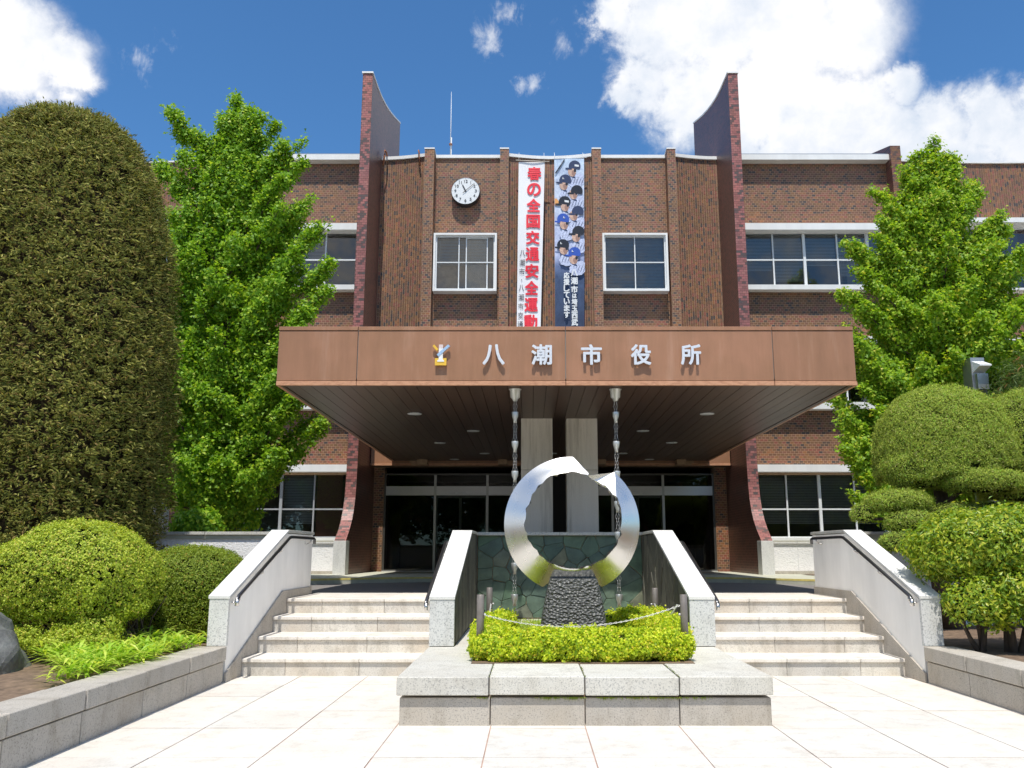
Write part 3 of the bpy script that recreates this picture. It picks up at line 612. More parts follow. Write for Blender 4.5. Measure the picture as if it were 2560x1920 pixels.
def bricks(rects, f, mat, parent=hall, name='brick', proud=.0016, single=0):
    """f(u, v, w) -> xyz; all joined into one part, except the first `single` ones, which are objects of their own"""
    A = np.array(rects); r = rng.uniform(-.0005, .0005, len(A))
    def corners(u0, u1, v0, v1, wv):
        P = []
        for (u, v) in ((u0, v0), (u1, v0), (u1, v1), (u0, v1)): P.append(np.stack(f(u, v, wv), -1))
        return P
    fr = corners(A[:,0], A[:,1], A[:,2], A[:,3], proud+r); bk = corners(A[:,0], A[:,1], A[:,2], A[:,3], r*0)
    V = np.stack(fr+bk, 1)      # N,8,3
    FF = np.array([(0,1,2,3),(4,5,1,0),(5,6,2,1),(6,7,3,2),(7,4,0,3)])
    m0 = single
    if m0:
        shared = {}
        for i in range(m0):
            c = V[i].mean(0); key = (round(A[i,1]-A[i,0], 3), round(A[i,3]-A[i,2], 3), round(float(V[i][3,1]-V[i][0,1]), 3))
            if key not in shared:
                me = bpy.data.meshes.new('brick'); me.from_pydata([tuple(v-c) for v in V[i]], [], [tuple(q) for q in FF]); me.materials.append(MAT[mat]); shared[key] = me
            o = bpy.data.objects.new('brick', shared[key]); link(o, parent); o.location = tuple(c)
    N_ = len(A)-m0
    if N_ > 0:
        idx = (np.arange(N_)[:,None,None]*8 + FF[None]).reshape(-1, 4)
        quads(name, V[m0:].reshape(-1,3), mat, parent, F=idx, kind='stuff')
flatY = lambda Y: (lambda u, v, w: (u, Y-w+0*u, v))
# --- flat bays and pilasters of the centre block
ZP = 12.63
WY = 23.30
wins = {'left': (-2.735, -.955), 'right': (2.015, 3.853)}
for nm, (a, b) in (('left', (-2.76, -.84)), ('right', (2.0, 3.96))):
    box('wall', a-.05, b+.05, WY, WY+.3, 3.7, ZP, 'mortar', hall)
    wa_, wb_ = wins[nm]
    bricks(brick_rects(a, b, 7.1, ZP, [(wa_, wb_, 8.53, 10.23)], seed=4), flatY(WY), 'brick')
    box('parapet_coping', a+.01, b-.01, WY-.06, WY+.32, ZP, 12.725, 'white_paint', hall)
for (a, b) in ((-3.035, -2.765), (-.875, -.635), (1.755, 2.005), (3.90, 4.14)):
    box('pilaster', a, b, 22.9, 23.5, 3.7, 12.735, 'mortar', hall)
    bricks(brick_rects(a, b, 7.1, 12.73, seed=2), flatY(22.9), 'brick')
    for X, sg in ((a, -1), (b, 1)):
        bricks(brick_rects(22.9, 23.3, 7.1, 12.73, seed=3), (lambda X, sg: (lambda u, v, w: (X+sg*w+0*u, u, v)))(X, sg), 'brick')
    prism('pilaster_cap', [(22.885, 12.737), (23.02, 12.737), (23.3, 12.70), (23.45, 12.70), (23.45, 12.76), (22.885, 12.775)], a-.012, b+.012, 'white_paint', hall)
# --- concave bays of upright bricks
def curved(name, x0, x1, fy, z0, z1, cop=True, holes=(), zc=12.725, seed=0, copth=.095, single_back=.35):
    N = 14; xs_ = np.linspace(x0, x1, N+1); V = []; F = []
    for x in xs_: V += [(x, fy(x)+.004, z0), (x, fy(x)+.004, z1), (x, fy(x)+single_back, z1), (x, fy(x)+single_back, z0)]
    for i in range(N):
        o = 4*i; F += [(o, o+4, o+5, o+1), (o+1, o+5, o+6, o+2), (o+2, o+6, o+7, o+3)]
    mesh(name, V, F, 'mortar', hall)
    g = lambda u, v, w: (u, np.vectorize(fy)(u)-w, v)
    bricks(brick_rects(x0+.004, x1-.004, 7.1 if z0 == 3.7 else z0, z1, holes, vertical=True, seed=seed), g, 'brick')
    if cop:
        V = []; F = []
        for x in xs_: V += [(x, fy(x)-.06, z1), (x, fy(x)-.06, zc), (x, fy(x)+.36, zc), (x, fy(x)+.36, z1)]
        for i in range(N):
            o = 4*i; F += [(o, o+4, o+5, o+1), (o+1, o+5, o+6, o+2), (o+2, o+6, o+7, o+3), (o+3, o+7, o+4, o)]
        mesh('parapet_coping', V, F, 'white_paint', hall)
curved('wall', -.635, 1.755, lambda x: 23.20+.18*math.sin(math.pi*(x+.635)/2.39), 3.7, ZP, seed=21)
curved('wall', -4.35, -3.035, lambda x: 23.20+.22*math.cos(math.pi/2*(x+4.35)/1.315), 3.7, ZP, seed=22)
curved('wall', 4.14, 5.42, lambda x: 23.20+.20*math.sin(math.pi/2*(x-4.14)/1.28), 3.7, ZP, seed=23)
box('beam_fascia', -4.33, 5.40, 23.27, 23.32, 3.765, 4.9, 'fascia', hall); box('beam_trim', -4.33, 5.40, 23.255, 23.33, 3.70, 3.76, 'fascia_edge', hall)
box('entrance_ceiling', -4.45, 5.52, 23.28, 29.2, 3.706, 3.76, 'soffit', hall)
# --- tall fins, flaring towards the plaza at the foot and rising at the back
FP = [(21.60, 14.33)] + [(21.60, z) for z in (12, 10, 8, 6, 4.4)] + [(21.58, 3.6), (21.54, 3.1), (21.47, 2.72), (21.35, 2.42), (21.17, 2.16), (20.93, 1.93), (20.72, 1.78), (20.56, 1.665)]
FT = [(26.45, 15.40), (25.7, 15.14), (25.0, 14.90), (24.3, 14.69), (23.7, 14.54), (23.1, 14.42), (22.5, 14.355), (21.9, 14.335)]
def fin(x0, x1, inner):
    prof = FP + [(20.56, .87), (26.45, .87)] + FT
    prism('fin_wall', prof, x0, x1, 'brick_side', hall)
    box('fin_base_stone', x0-.012, x1+.012, 20.53, 20.9, .87, 1.66, 'granite_white', hall, .004)
    # coping that follows the swept top
    V = []; F = []
    T_ = [(21.57, 14.333)] + FT[::-1]
    for y, z in T_: V += [(x0-.02, y, z), (x1+.02, y, z), (x1+.02, y, z+.045), (x0-.02, y, z+.045)]
    for i in range(len(T_)-1):
        o = 4*i; F += [(o, o+1, o+5, o+4), (o+1, o+2, o+6, o+5), (o+2, o+3, o+7, o+6), (o+3, o, o+4, o+7)]
    F.append((0, 3, 2, 1)); mesh('fin_coping', V, F, 'white_paint', hall)
    # front face bricks follow the flare: u across, v = arc length measured from the foot
    P = FP[::-1]; S_ = [0]
    for a, b in zip(P, P[1:]): S_.append(S_[-1]+math.hypot(b[0]-a[0], b[1]-a[1]))
    Sa = np.array(S_); Py = np.array([p[0] for p in P]); Pz = np.array([p[1] for p in P])
    def g(u, v, w):
        y = np.interp(v, Sa, Py); z = np.interp(v, Sa, Pz); y2 = np.interp(v+.02, Sa, Py); z2 = np.interp(v+.02, Sa, Pz)
        ty, tz = y2-y, z2-z; L = np.hypot(ty, tz)+1e-9
        return (u, y-w*np.where(L > 1e-6, tz/L, 1), z+w*np.where(L > 1e-6, ty/L, 0))
    rc = brick_rects(x0, x1, 0, S_[-1]-.03, seed=5)
    bricks(rc, g, 'brick_fin', single=150)
fin(-4.62, -4.35, 1); fin(5.42, 5.69, -1)

# --- windows
def window(x0, x1, z0, z1, Y, mull=(), tr=None, fmat='white_frame', fw=.05, blind=0, bmat='blind', deep=.06, bars=.028, parent=hall, open_=None, thick={}):
    """outer frame with mullions, transoms, panes and blinds as pieces of it"""
    V = []; F = []
    def bx(*a):
        o = len(V); V.extend(boxV(*a)); F.extend([tuple(q+o for q in f) for f in BF])
    bx(x0, x0+fw, Y-deep, Y+.05, z0+fw, z1-fw); bx(x1-fw, x1, Y-deep, Y+.05, z0+fw, z1-fw); bx(x0, x1, Y-deep, Y+.05, z1-fw, z1); bx(x0, x1, Y-deep, Y+.05, z0, z0+fw)
    fr = mesh('window', V, F, fmat, parent)
    E = [x0+fw] + list(mull) + [x1-fw]; trs = [z0+fw] + (list(tr) if tr else []) + [z1-fw]
    for m_ in mull:
        t = thick.get(m_, bars)
        box('mullion', m_-t/2, m_+t/2, Y-.03 if t < .06 else Y-.05, Y+.03, z0+fw+.001, z1-fw-.001, fmat, fr)
    for z in (tr or []):
        for a, b in zip(E, E[1:]):
            ta = thick.get(a, bars)/2 if a in mull else 0; tb = thick.get(b, bars)/2 if b in mull else 0
            box('transom', a+ta+.001, b-tb-.001, Y-.024, Y+.024, z-bars/2, z+bars/2, fmat, fr)
    for a, b in zip(E, E[1:]):
        for c, d in zip(trs, trs[1:]):
            o = rng.uniform(-.004, .004, 4)
            mesh('pane', [(a, Y+.003+o[0], c), (b, Y+.003+o[1], c), (b, Y+.003+o[2], d), (a, Y+.003+o[0]+o[2]-o[1], d)], [(0,1,2,3)], 'glass', fr)
    if blind:
        for a, b in zip(E, E[1:]):
            bl = blind if not isinstance(blind, dict) else blind.get(E.index(a), 0)
            if not bl: continue
            bl = bl*(.62+.38*((E.index(a)*7+int(z0*3)) % 5)/4) if bl > .9 and parent is hall and x1-x0 > 3 else bl
            V = []; F = []; zt = z1-fw; zb = zt-(z1-z0-2*fw)*bl; n = max(1, int((zt-zb)/.042))
            for k in range(n):
                z = zt-(k+.5)*(zt-zb)/n; o = len(V); V += [(a+.02, Y+.105, z-.014), (b-.02, Y+.105, z-.014), (b-.02, Y+.125, z+.015), (a+.02, Y+.125, z+.015)]; F.append((o, o+1, o+2, o+3))
            mesh('blind', V, F, bmat, fr)
    return fr
# centre block windows stand in white surrounds that project from the brick
for nm, (a, b) in wins.items():
    z0, z1 = 8.53, 10.23; Yf = 22.98
    V = []; F = []
    for q in ((a, a+.055, Yf, WY+.02, z0+.055, z1-.055), (b-.055, b, Yf, WY+.02, z0+.055, z1-.055), (a, b, Yf, WY+.02, z1-.055, z1), (a, b, Yf, WY+.02, z0, z0+.055)):
        o = len(V); V.extend(boxV(*q)); F.extend([tuple(k+o for k in f) for f in BF])
    mesh('window_surround', V, F, 'white_paint', hall)
    if nm == 'left':
        window(a+.057, b-.057, z0+.057, z1-.057, Yf+.14, (a+.71,), (9.40,), blind={0: .52, 1: .52}, bmat='blind', fw=.035)
        fr2 = window(a+.90, b-.26, z0+.09, z1-.09, Yf+.20, (), (9.40,), fw=.03)
        for x0, x1 in ((a+.10, a+.17), (b-.24, b-.10)): box('blind_edge', x0, x1, Yf+.28, Yf+.29, 9.30, 10.10, 'blind_cream', hall)
    else:
        window(a+.057, b-.057, z0+.057, z1-.057, Yf+.14, ((a+b)/2,), (9.40,), blind=.98, fw=.035)
# --- wings, left one mirrored about the axis
def wing(s):
    mx = (lambda x: x) if s > 0 else (lambda x: 1.06-x)
    def bx(name, x0, x1, *a, **k):
        p, q = sorted((mx(x0), mx(x1))); return box(name, p, q, *a, **k)
    xa, xb = 5.70, 10.30
    X = sorted((mx(xa), mx(xb)))
    holes = []
    for z0, z1 in ((.87, 1.70), (3.45, 5.40), (7.0, 8.70), (10.35, 12.60)):
        bx('wall', xa, xb, WY, WY+.25, z0, z1, 'mortar' if z1 > 2 else 'stucco', hall)
    for z0, z1 in ((3.70, 5.21), (7.25, 8.60), (10.54, 12.50)):
        bricks(brick_rects(X[0], X[1], z0, z1, seed=int(z0*10)+s), flatY(WY), 'brick')
    bx('roof_slab', xa, xb, 23.02, 25, 12.47, 12.635, 'white_paint', hall); bx('roof_flashing', xa, xb, 23.06, 25, 12.637, 12.675, 'steel_dull', hall)
    for nm, z0, z1 in (('window_lintel', 10.345, 10.54), ('window_sill', 8.585, 8.725), ('window_lintel', 7.03, 7.24), ('window_sill', 5.21, 5.40), ('window_lintel', 3.51, 3.70), ('window_sill', 1.70, 1.775)):
        for k in range(3):
            a = xa+(xb-xa)*k/3; b = xa+(xb-xa)*(k+1)/3
            bx(nm, a+(.002 if k else 0), b, 23.02 if z0 > 2 else 23.15, WY+.25, z0, z1, 'white_paint', hall)
    if s < 0: bx('window_jamb', 5.72, 5.79, 22.98, WY+.1, 8.42, 10.95, 'white_paint', hall)
    ml = [6.905, 7.79, 8.74, 9.60]; th = {mx(7.79): .075, mx(9.60): .09}
    for (z0, z1, tr, bl) in ((8.725, 10.45, 9.56, .97), (5.40, 7.05, 6.2, .6), (1.775, 3.51, 2.53, .8)):
        lo = z0 < 3
        window(X[0]+.02, X[1]-.02, z0, z1, WY+.07, sorted(mx(v) for v in ml), (tr,), fmat='white_frame' if s > 0 or not lo else 'grey_frame', fw=.03, blind=bl if s > 0 else {3: bl} , thick=th, bars=.04)
    if s < 0: box('notice_board', -5.78, -5.10, WY+.10, WY+.12, 1.80, 3.48, 'brown_board', hall)
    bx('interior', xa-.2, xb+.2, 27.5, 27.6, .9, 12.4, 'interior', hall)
    for z in (.89, 4.35, 8.0, 12.2): bx('interior_floor', xa-.2, xb+.2, WY+.26, 27.5, z, z+.12, 'interior', hall)
    for (z, x) in ((11.2, 6.2), (11.2, 7.9), (11.2, 9.3), (3.55, 6.6)): bx('ceiling_lamp', x, x+1.0, 24.6, 24.66, z-.03+.5*(z < 5), z+.03+.5*(z < 5), 'tube', hall)
    # pier and the curved outer bays
    p0, p1 = sorted((mx(10.30), mx(10.59)))
    prism('pier', [(22.9, .87), (22.9, 12.84), (24.6, 13.35), (24.6, .87)], p0, p1, 'brick_flat', hall)
    bricks(brick_rects(p0, p1, 7.1, 12.82, seed=8), flatY(22.9), 'brick')
    fy = lambda x: 23.55+.16*math.sin(min(1, max(0, (abs(x-.53)-10.06)/6))*math.pi)
    c0, c1 = sorted((mx(10.59), mx(16.4)))
    curved('wall', c0, c1, fy, 10.80, 12.66, zc=12.70, seed=31+s); curved('wall', c0, c1, fy, 7.25, 8.66, cop=False, seed=41+s)
    curved('wall', c0, c1, fy, 3.6, 5.2, cop=False, seed=51)
    bx('window_lintel', 10.6, 16.4, 23.25, 23.9, 10.66, 10.80, 'white_paint', hall); bx('window_sill', 10.6, 16.4, 23.3, 23.9, 8.66, 8.72, 'white_paint', hall)
    bx('window_lintel', 10.6, 16.4, 23.25, 23.9, 7.16, 7.25, 'white_paint', hall); bx('window_lintel', 10.6, 16.4, 23.25, 23.9, 3.5, 3.6, 'white_paint', hall)
    for z0, z1 in ((8.72, 10.66), (5.2, 7.16), (1.7, 3.5)):
        window(*sorted((mx(10.62), mx(16.38))), z0, z1, 23.72, sorted(mx(10.62+.96*k) for k in range(1, 6)), ((z0+z1)/2,), fw=.05, blind={}, bars=.045)
    bx('wall', 10.6, 16.4, 23.72, 23.9, .87, 1.70, 'stucco', hall)
    bx('interior', 10.4, 16.6, 27.5, 27.6, .9, 12.4, 'interior_dark', hall)
    bx('side_wall', 16.4, 16.6, 23.4, 34, .87, 12.66, 'brick_side', hall)
    # white roughcast dado in front of the ground floor windows
    d0, d1 = 5.69, 10.0
    dd = thing('forecourt_dado', 'bright white roughcast dado below the ground floor window just %s of the brick fin' % ('right' if s > 0 else 'left'), 'wall', (mx(7), 21.4, .875), 'white dados beside the fins')
    for k, (a, b) in enumerate(((5.72, 6.52), (6.525, 7.6), (7.605, 8.7), (8.705, 10.0))):
        p, q = sorted((mx(a), mx(b))); box('panel', p, q, 21.40, 21.52, .90, 1.60, 'roughcast', dd); box('coping_stone', p, q, 21.36, 21.60, 1.605, 1.645, 'granite_white', dd)
    V = [(mx(5.7), 21.36, .875), (mx(10.0), 20.6, .875), (mx(10.0), 20.6, .965), (mx(5.7), 21.36, .945), (mx(5.7), 21.395, .945), (mx(10), 21.39, .965)]
    mesh('kerb', V, [(0, 1, 2, 3), (3, 2, 5, 4)], 'rust' if False else 'granite_grey', dd)
wing(1); wing(-1)
# centre block interior and roof
box('interior', -4.35, 5.42, 25.4, 25.5, 4.0, 12.5, 'interior_dark', hall)
box('roof_deck', -9.2, 10.3, 23.55, 38, 12.40, 12.46, 'roof_grey', hall)
# --- entrance: brick piers, glazed screen, sliding doors
for a, b in ((-4.35, -4.07), (5.09, 5.42)):
    box('entrance_pier', a, b, 23.95, 24.4, .87, 3.705, 'mortar', hall)
    bricks(brick_rects(a, b, .875, 3.70, seed=61), flatY(23.95), 'brick_fin' if False else 'brick')
DY = 24.0
def door_screen(xl, xr, m):
    V = []; F = []
    def bx(*a):
        o = len(V); V.extend(boxV(*a)); F.extend([tuple(q+o for q in f) for f in BF])
    bx(xl, xl+.05, DY-.04, DY+.05, .87, 3.54); bx(xr-.05, xr, DY-.04, DY+.05, .87, 3.54); bx(xl+.05, xr-.05, DY-.04, DY+.05, 3.50, 3.54); bx(xl+.05, xr-.05, DY-.04, DY+.05, .87, .93)
    fr = mesh('entrance_screen', V, F, 'door_frame', hall)
    E = [xl+.05] + m + [xr-.05]
    for a, b in zip(E, E[1:]):
        box('transom_band', a+.0, b-.0, DY-.055, DY+.04, 2.94, 3.19, 'band_metal', fr)
        mesh('pane', [(a, DY, 3.19), (b, DY, 3.19), (b, DY+.003, 3.5), (a, DY, 3.5)], [(0,1,2,3)], 'glass_door', fr)
        if b-a < 1.6: mesh('pane', [(a, DY, .93), (b, DY, .93), (b, DY+.004, 2.94), (a, DY+.001, 2.94)], [(0,1,2,3)], 'glass_door', fr)
    for v in m: box('mullion', v-.033, v+.033, DY-.06, DY+.05, .88, 3.50, 'steel_dull', fr)
    return fr
sc1 = door_screen(-4.06, .0, [-2.648, -1.203]); sc2 = door_screen(1.06, 5.08, [2.26, 3.665])
def sliding(xc, xl, xr, parts):
    for a, b in ((xl, xc-.004), (xc+.004, xr)):
        V = []; F = []
        for q in ((a, a+.03, DY+.06, DY+.09, .9, 2.93), (b-.03, b, DY+.06, DY+.09, .9, 2.93), (a+.03, b-.03, DY+.06, DY+.09, 2.87, 2.93), (a+.03, b-.03, DY+.06, DY+.09, .9, .97)):
            o = len(V); V.extend(boxV(*q)); F.extend([tuple(k+o for k in f) for f in BF])
        d = mesh('sliding_door', V, F, 'steel_dull', hall)
        mesh('pane', [(a+.03, DY+.075, .97), (b-.03, DY+.075, .97), (b-.03, DY+.075, 2.87), (a+.03, DY+.075, 2.87)], [(0,1,2,3)], 'glass_door', d)
        x = b-.13 if b < xc+.01 else a+.13
        mesh('door_sticker', [(x-.055, DY+.065, 1.78), (x+.055, DY+.065, 1.78), (x, DY+.065, 1.885)], [(0,1,2)], 'white_frame', d)
    box('door_sensor', xc-.13, xc+.13, DY-.09, DY-.055, 2.985, 3.03, 'white_frame', hall)
sliding(-1.953, -2.61, -1.24, 2); sliding(2.96, 2.30, 3.63, 2)
box('threshold', -4.06, 5.08, DY-.12, DY+.1, .868, .90, 'band_metal', hall)
box('dark_hall_block', .0, 1.06, DY-.05, DY+.3, .87, 3.7, 'interior_dark', hall)  # near-black block standing in for the dark hall between the screens
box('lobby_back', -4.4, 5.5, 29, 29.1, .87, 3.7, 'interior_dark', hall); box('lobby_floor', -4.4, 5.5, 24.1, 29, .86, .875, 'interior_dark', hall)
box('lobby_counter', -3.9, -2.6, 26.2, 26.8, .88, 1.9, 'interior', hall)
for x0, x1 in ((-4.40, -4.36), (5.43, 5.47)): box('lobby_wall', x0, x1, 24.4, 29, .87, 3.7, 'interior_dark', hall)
# rusty hooks bent over the parapet
for x, k in ((-4.22, -1), (-3.23, 1)):
    tube('rusty_bracket', [(x-.02*k, 23.45, 12.74), (x-.02*k, 23.25, 12.80), (x-.01*k, 23.08, 12.78), (x, 23.10, 12.62), (x+.04*k, 23.12, 12.34)], .026, 'rust', hall, 6)

# ------------------------------------------------------------------ wall clock (8 past 11)
ck = thing('wall_clock', 'round white wall clock with black numerals on the brick wall above the left window', 'clock', (-1.865, 23.29, 11.49))
CX, CZ, CR, CY = -1.865, 11.53, .405, 23.06
def disc(name, r, y, mat, parent, n=48, r0=0): 
    V = [(CX+r*math.cos(2*math.pi*i/n), y, CZ+r*math.sin(2*math.pi*i/n)) for i in range(n)]
    return mesh(name, V, [tuple(range(n))[::-1]], mat, parent)
n = 48; V = []; F = []
for r_, y in ((CR-.006, CY), (CR, CY+.003), (CR+.008, CY+.05), (CR+.008, WY-.005), (.1, WY-.005)):
    for i in range(n): V.append((CX+r_*math.cos(2*math.pi*i/n), y, CZ+r_*math.sin(2*math.pi*i/n)))
for k in range(4):
    for i in range(n): F.append((k*n+i, k*n+(i+1) % n, (k+1)*n+(i+1) % n, (k+1)*n+i))
mesh('case', V, F, 'dark_metal', ck, smooth=False)
disc('face', CR-.005, CY+.006, 'clock_face', ck)
for h in range(1, 13):
    a = math.pi/2-h*math.pi/6; x, z = CX+.292*math.cos(a), CZ+.292*math.sin(a); s_ = str(h)
    if len(s_) == 1: put_glyph('numeral', s_, x, z, .058, .088, lambda x, z: CY+.003, .003, 'black', ck, .0)
    else:
        o_ = mesh('numeral', [], [], None, ck); VV = []; FF = []
        for c_, dx in ((s_[0], -.035), (s_[1], .028)):
            V_, F_ = glyph(c_, .02, .008); V_ = V_.copy(); mn, mxx = V_.min(0), V_.max(0); ce = (mn+mxx)/2; sz = .088/(mxx[1]-mn[1]); o = len(VV)
            VV += [(x+dx+(v[0]-ce[0])*sz, CY+.003-.003*(v[2]+.02)/.04-.003, z+(v[1]-ce[1])*sz) for v in V_]; FF += [tuple(q+o for q in f) for f in F_]
        o_.data.from_pydata(VV, [], FF); o_.data.materials.append(MAT['black'])
for h in range(12):
    a = h*math.pi/6; u = (math.cos(a), math.sin(a)); v = (-u[1], u[0])
    V = [(CX+u[0]*r_+v[0]*t, CY+.001, CZ+u[1]*r_+v[1]*t) for r_, t in ((.355, -.006), (.372, -.006), (.372, .006), (.355, .006))]; mesh('tick', V, [(0,1,2,3)], 'black', ck)
def hand(name, deg, L, B, wd, y):
    a = R(90-deg); u = (math.cos(a), math.sin(a)); v = (-u[1], u[0])
    P = [(CX+u[0]*r_+v[0]*t, CZ+u[1]*r_+v[1]*t) for r_, t in ((-B, -wd), (L, -wd*.75), (L, wd*.75), (-B, wd))]
    V = [(x, y, z) for x, z in P] + [(x, y-.006, z) for x, z in P]; mesh(name, V, [(0,1,2,3),(7,6,5,4),(0,4,5,1),(1,5,6,2),(2,6,7,3),(3,7,4,0)], 'black', ck)
hand('hour_hand', 334, .205, .03, .017, CY-.003); hand('minute_hand', 48, .345, .10, .007, CY-.012)
V = [(CX+.02*math.cos(2*math.pi*i/12), CY-.02, CZ+.02*math.sin(2*math.pi*i/12)) for i in range(12)]; mesh('hub', V, [tuple(range(12))[::-1]], 'black', ck)

# ------------------------------------------------------------------ antenna on the roof
an = thing('roof_antenna', 'thin upright whip antenna on a short pale mast above the parapet left of centre', 'antenna', (-2.43, 24.2, 12.46))
tube('mast', [(-2.42, 24.2, 12.45), (-2.42, 24.2, 13.75)], .028, 'white_frame', an, 8); tube('whip', [(-2.43, 24.17, 12.7), (-2.43, 24.17, 14.2), (-2.435, 24.17, 15.25)], .01, 'white_frame', an, 6, radii=[.016, .013, .005])
for z in (13.1, 13.5): box('clamp', -2.47, -2.38, 24.12, 24.24, z, z+.03, 'rust', an)

# ------------------------------------------------------------------ banners
def banner(label, corners, yf, mat, top_z):
    """corners: x left/right at top and bottom"""
    (xl, xr), (bl_, br_), z0, z1 = corners
    t = thing('hanging_banner', label, 'banner', ((xl+xr)/2, 23.0, z1)); nx, nz = 16, 90; V = []; F = []
    for j in range(nz+1):
        q = j/nz; z = z1+(z0-z1)*q
        for i in range(nx+1):
            p = i/nx; a = xl+(bl_-xl)*q; b = xr+(br_-xr)*q; x = a+(b-a)*p; V.append((x, yf(x, z), z))
    for j in range(nz):
        for i in range(nx): o = j*(nx+1)+i; F.append((o, o+nx+1, o+nx+2, o+1))
    mesh('cloth', V, F, mat, t, smooth=True)
    return t
yf1 = lambda x, z: 22.93+.008*math.sin(x*7+z*.6)+.022*math.sin(z*1.7+x*1.2)
b1 = banner('long white cloth banner with big red characters hanging on the brick wall', ((-.345, .400), (-.392, .258), 7.0, 12.36), yf1, 'cloth_white', 0)
tube('pole', [(-.43, 22.92, 12.40), (.53, 22.92, 12.355)], .013, 'blind_cream', b1, 8)
for x in (-.34, .38): tube('cord', [(x, 22.92, 12.38), (x+.0, 22.98, 12.58), (x, 23.15, 12.74)], .006, 'white_frame', b1, 5)
for i, ch in enumerate('春の全国交通安全運動'):
    py = (436, 483, 527, 577, 619, 666, 709, 753, 788, 812)[i]
    z = (12.03, 11.52, 11.01, 10.50, 9.99, 9.47, 8.96, 8.45, 7.945, 7.47)[i] if False else 12.0-.486*i
    q = (12.36-z)/4.86; x = .110-.115*q; put_glyph('character', ch, x, z, .40-.03*q, .405, lambda x, z: yf1(x, z)-.016, .004, 'red', b1, .014)
for i, (ch, z) in enumerate(zip('八潮市・八潮市交通安', (9.60, 9.33, 9.07, 8.83, 8.60, 8.33, 8.07, 7.81, 7.55, 7.29))):
    put_glyph('small_character', ch, -.235-.06*(i/9), z, .15 if ch != '・' else .03, .185 if ch != '・' else .03, lambda x, z: yf1(x, z)-.014, .003, 'ink', b1, .0)
yf2 = lambda x, z: 22.90+.006*math.sin(x*6+z*.8)+.012*math.sin(z*1.3)
b2 = banner('long blue banner printed with a crowd of baseball players in caps above white characters', ((.672, 1.522), (.665, 1.470), 7.0, 12.44), yf2, 'cloth_print', 0)
tube('pole', [(.60, 22.90, 12.43), (1.60, 22.90, 12.475)], .013, 'white_frame', b2, 8)
for x in (.68, 1.50): tube('cord', [(x, 22.90, 12.45), (x, 22.98, 12.62), (x, 23.15, 12.74)], .008, 'white_frame', b2, 5)
def blob(name, cx_, cz_, rx, rz, mat, d, rot=0, half=None, k=20, jag=0):
    V = []
    for i in range(k):
        t = 2*math.pi*i/k; jx = 1+jag*math.sin(i*2.7+cx_*9); x, z = rx*math.cos(t)*jx, rz*math.sin(t)*jx
        if half is not None and z < half: z = half
        X = cx_+x*math.cos(rot)-z*math.sin(rot); Z = cz_+x*math.sin(rot)+z*math.cos(rot); X = min(max(X, .675+.0*Z), 1.505); V.append((X, yf2(X, Z)-.004-d, Z))
    V.append((min(max(cx_, .68), 1.5), yf2(cx_, cz_)-.004-d, cz_)); return mesh(name, V, [(i, k, (i+1) % k) for i in range(k)], mat, b2)
pos = lambda zx, zy: (.675+(zx-800)*.1326*.0114*1.0, 12.42-((380+zy*.1326)-398)*.0118)
PL = [((1180,260),(1130,380),'navy',-1),((1000,530),(970,640),'navy',-1),((1215,740),(1150,820),'helmet',-1),((985,950),(990,1050),'helmet',-1),((1230,1140),(1150,1230),'navy',-1),((955,1285),(970,1400),'blue_cap',1),((1235,1525),(1190,1640),'helmet',-1),((950,1780),(960,1880),'helmet',-1),((1160,1930),(1140,2060),'blue_cap',-1)]
for i, (c, f_, mt, sg) in enumerate(PL):
    d = .003+.006*i; fx, fz = pos(*f_); hx_, hz = pos(*c)
    blob('jersey', fx+.14*(1 if c[0] > f_[0]-20 else -.2), fz-.27, .27, .20, 'jersey', d, .4, jag=.06); blob('face', fx, fz, .115, .15, 'skin', d+.002, .1)
    sg_ = -1 if c[0] > f_[0]-20 else 1
    blob('face_shade', fx-.045*sg_, fz-.05, .055, .09, 'skin_shade', d+.0023, .2); blob('hair', fx-.085*sg_, fz+.035, .035, .055, 'helmet', d+.0026); blob('collar', fx-.02*sg_, fz-.155, .09, .030, 'navy', d+.0016, .5*sg_)
    for q_ in range(5): blob('pinstripe', fx+.14*(1 if c[0] > f_[0]-20 else -.2)-.16+.08*q_, fz-.29, .007, .12, 'navy', d+.0012, .35*sg_)
    blob('cap', hx_, hz-.03, .17, .18, mt, d+.004, -.15, half=-.07); blob('cap_brim', hx_-.17*1, hz-.10, .10, .028, mt, d+.0045, -.12)
    if i in (1, 5, 7, 8): put_glyph('cap_letter', 'L', hx_-.05*(1 if i != 5 else -.6), hz+.03, .05, .06, (lambda dd: (lambda x, z: yf2(x, z)-.012-dd))(d), .001, 'white_frame', b2, .006)
    if i in (0, 3): mesh('cap_patch', [(hx_+.0, yf2(hx_, hz)-.012-d, hz-.03), (hx_+.12, yf2(hx_, hz)-.012-d, hz-.05), (hx_+.12, yf2(hx_, hz)-.012-d, hz+.01), (hx_+.0, yf2(hx_, hz)-.012-d, hz+.03)], [(0,1,2,3)], 'white_frame', b2)
tube('printed_bat', [(.70, 22.88, 11.98), (.96, 22.875, 12.40)], .016, 'dark_metal', b2, 6)
blob('glove', .72, 11.12, .07, .11, 'orange', .02, .3, jag=.1)
X2 = lambda px: (px-1327)*.01115; Z2 = lambda py: 12.42-(py-398)*.0118
for ch, zx, zy in [(c, 980, 680+i*115) for i, c in enumerate('応援していまsu'.replace('su', 'す'))]:
    put_glyph('character', ch, X2(1280+zx*.1386), Z2(600+zy*.1386), .165, .185, lambda x, z: yf2(x, z)-.072, .003, 'white_frame', b2, .008)
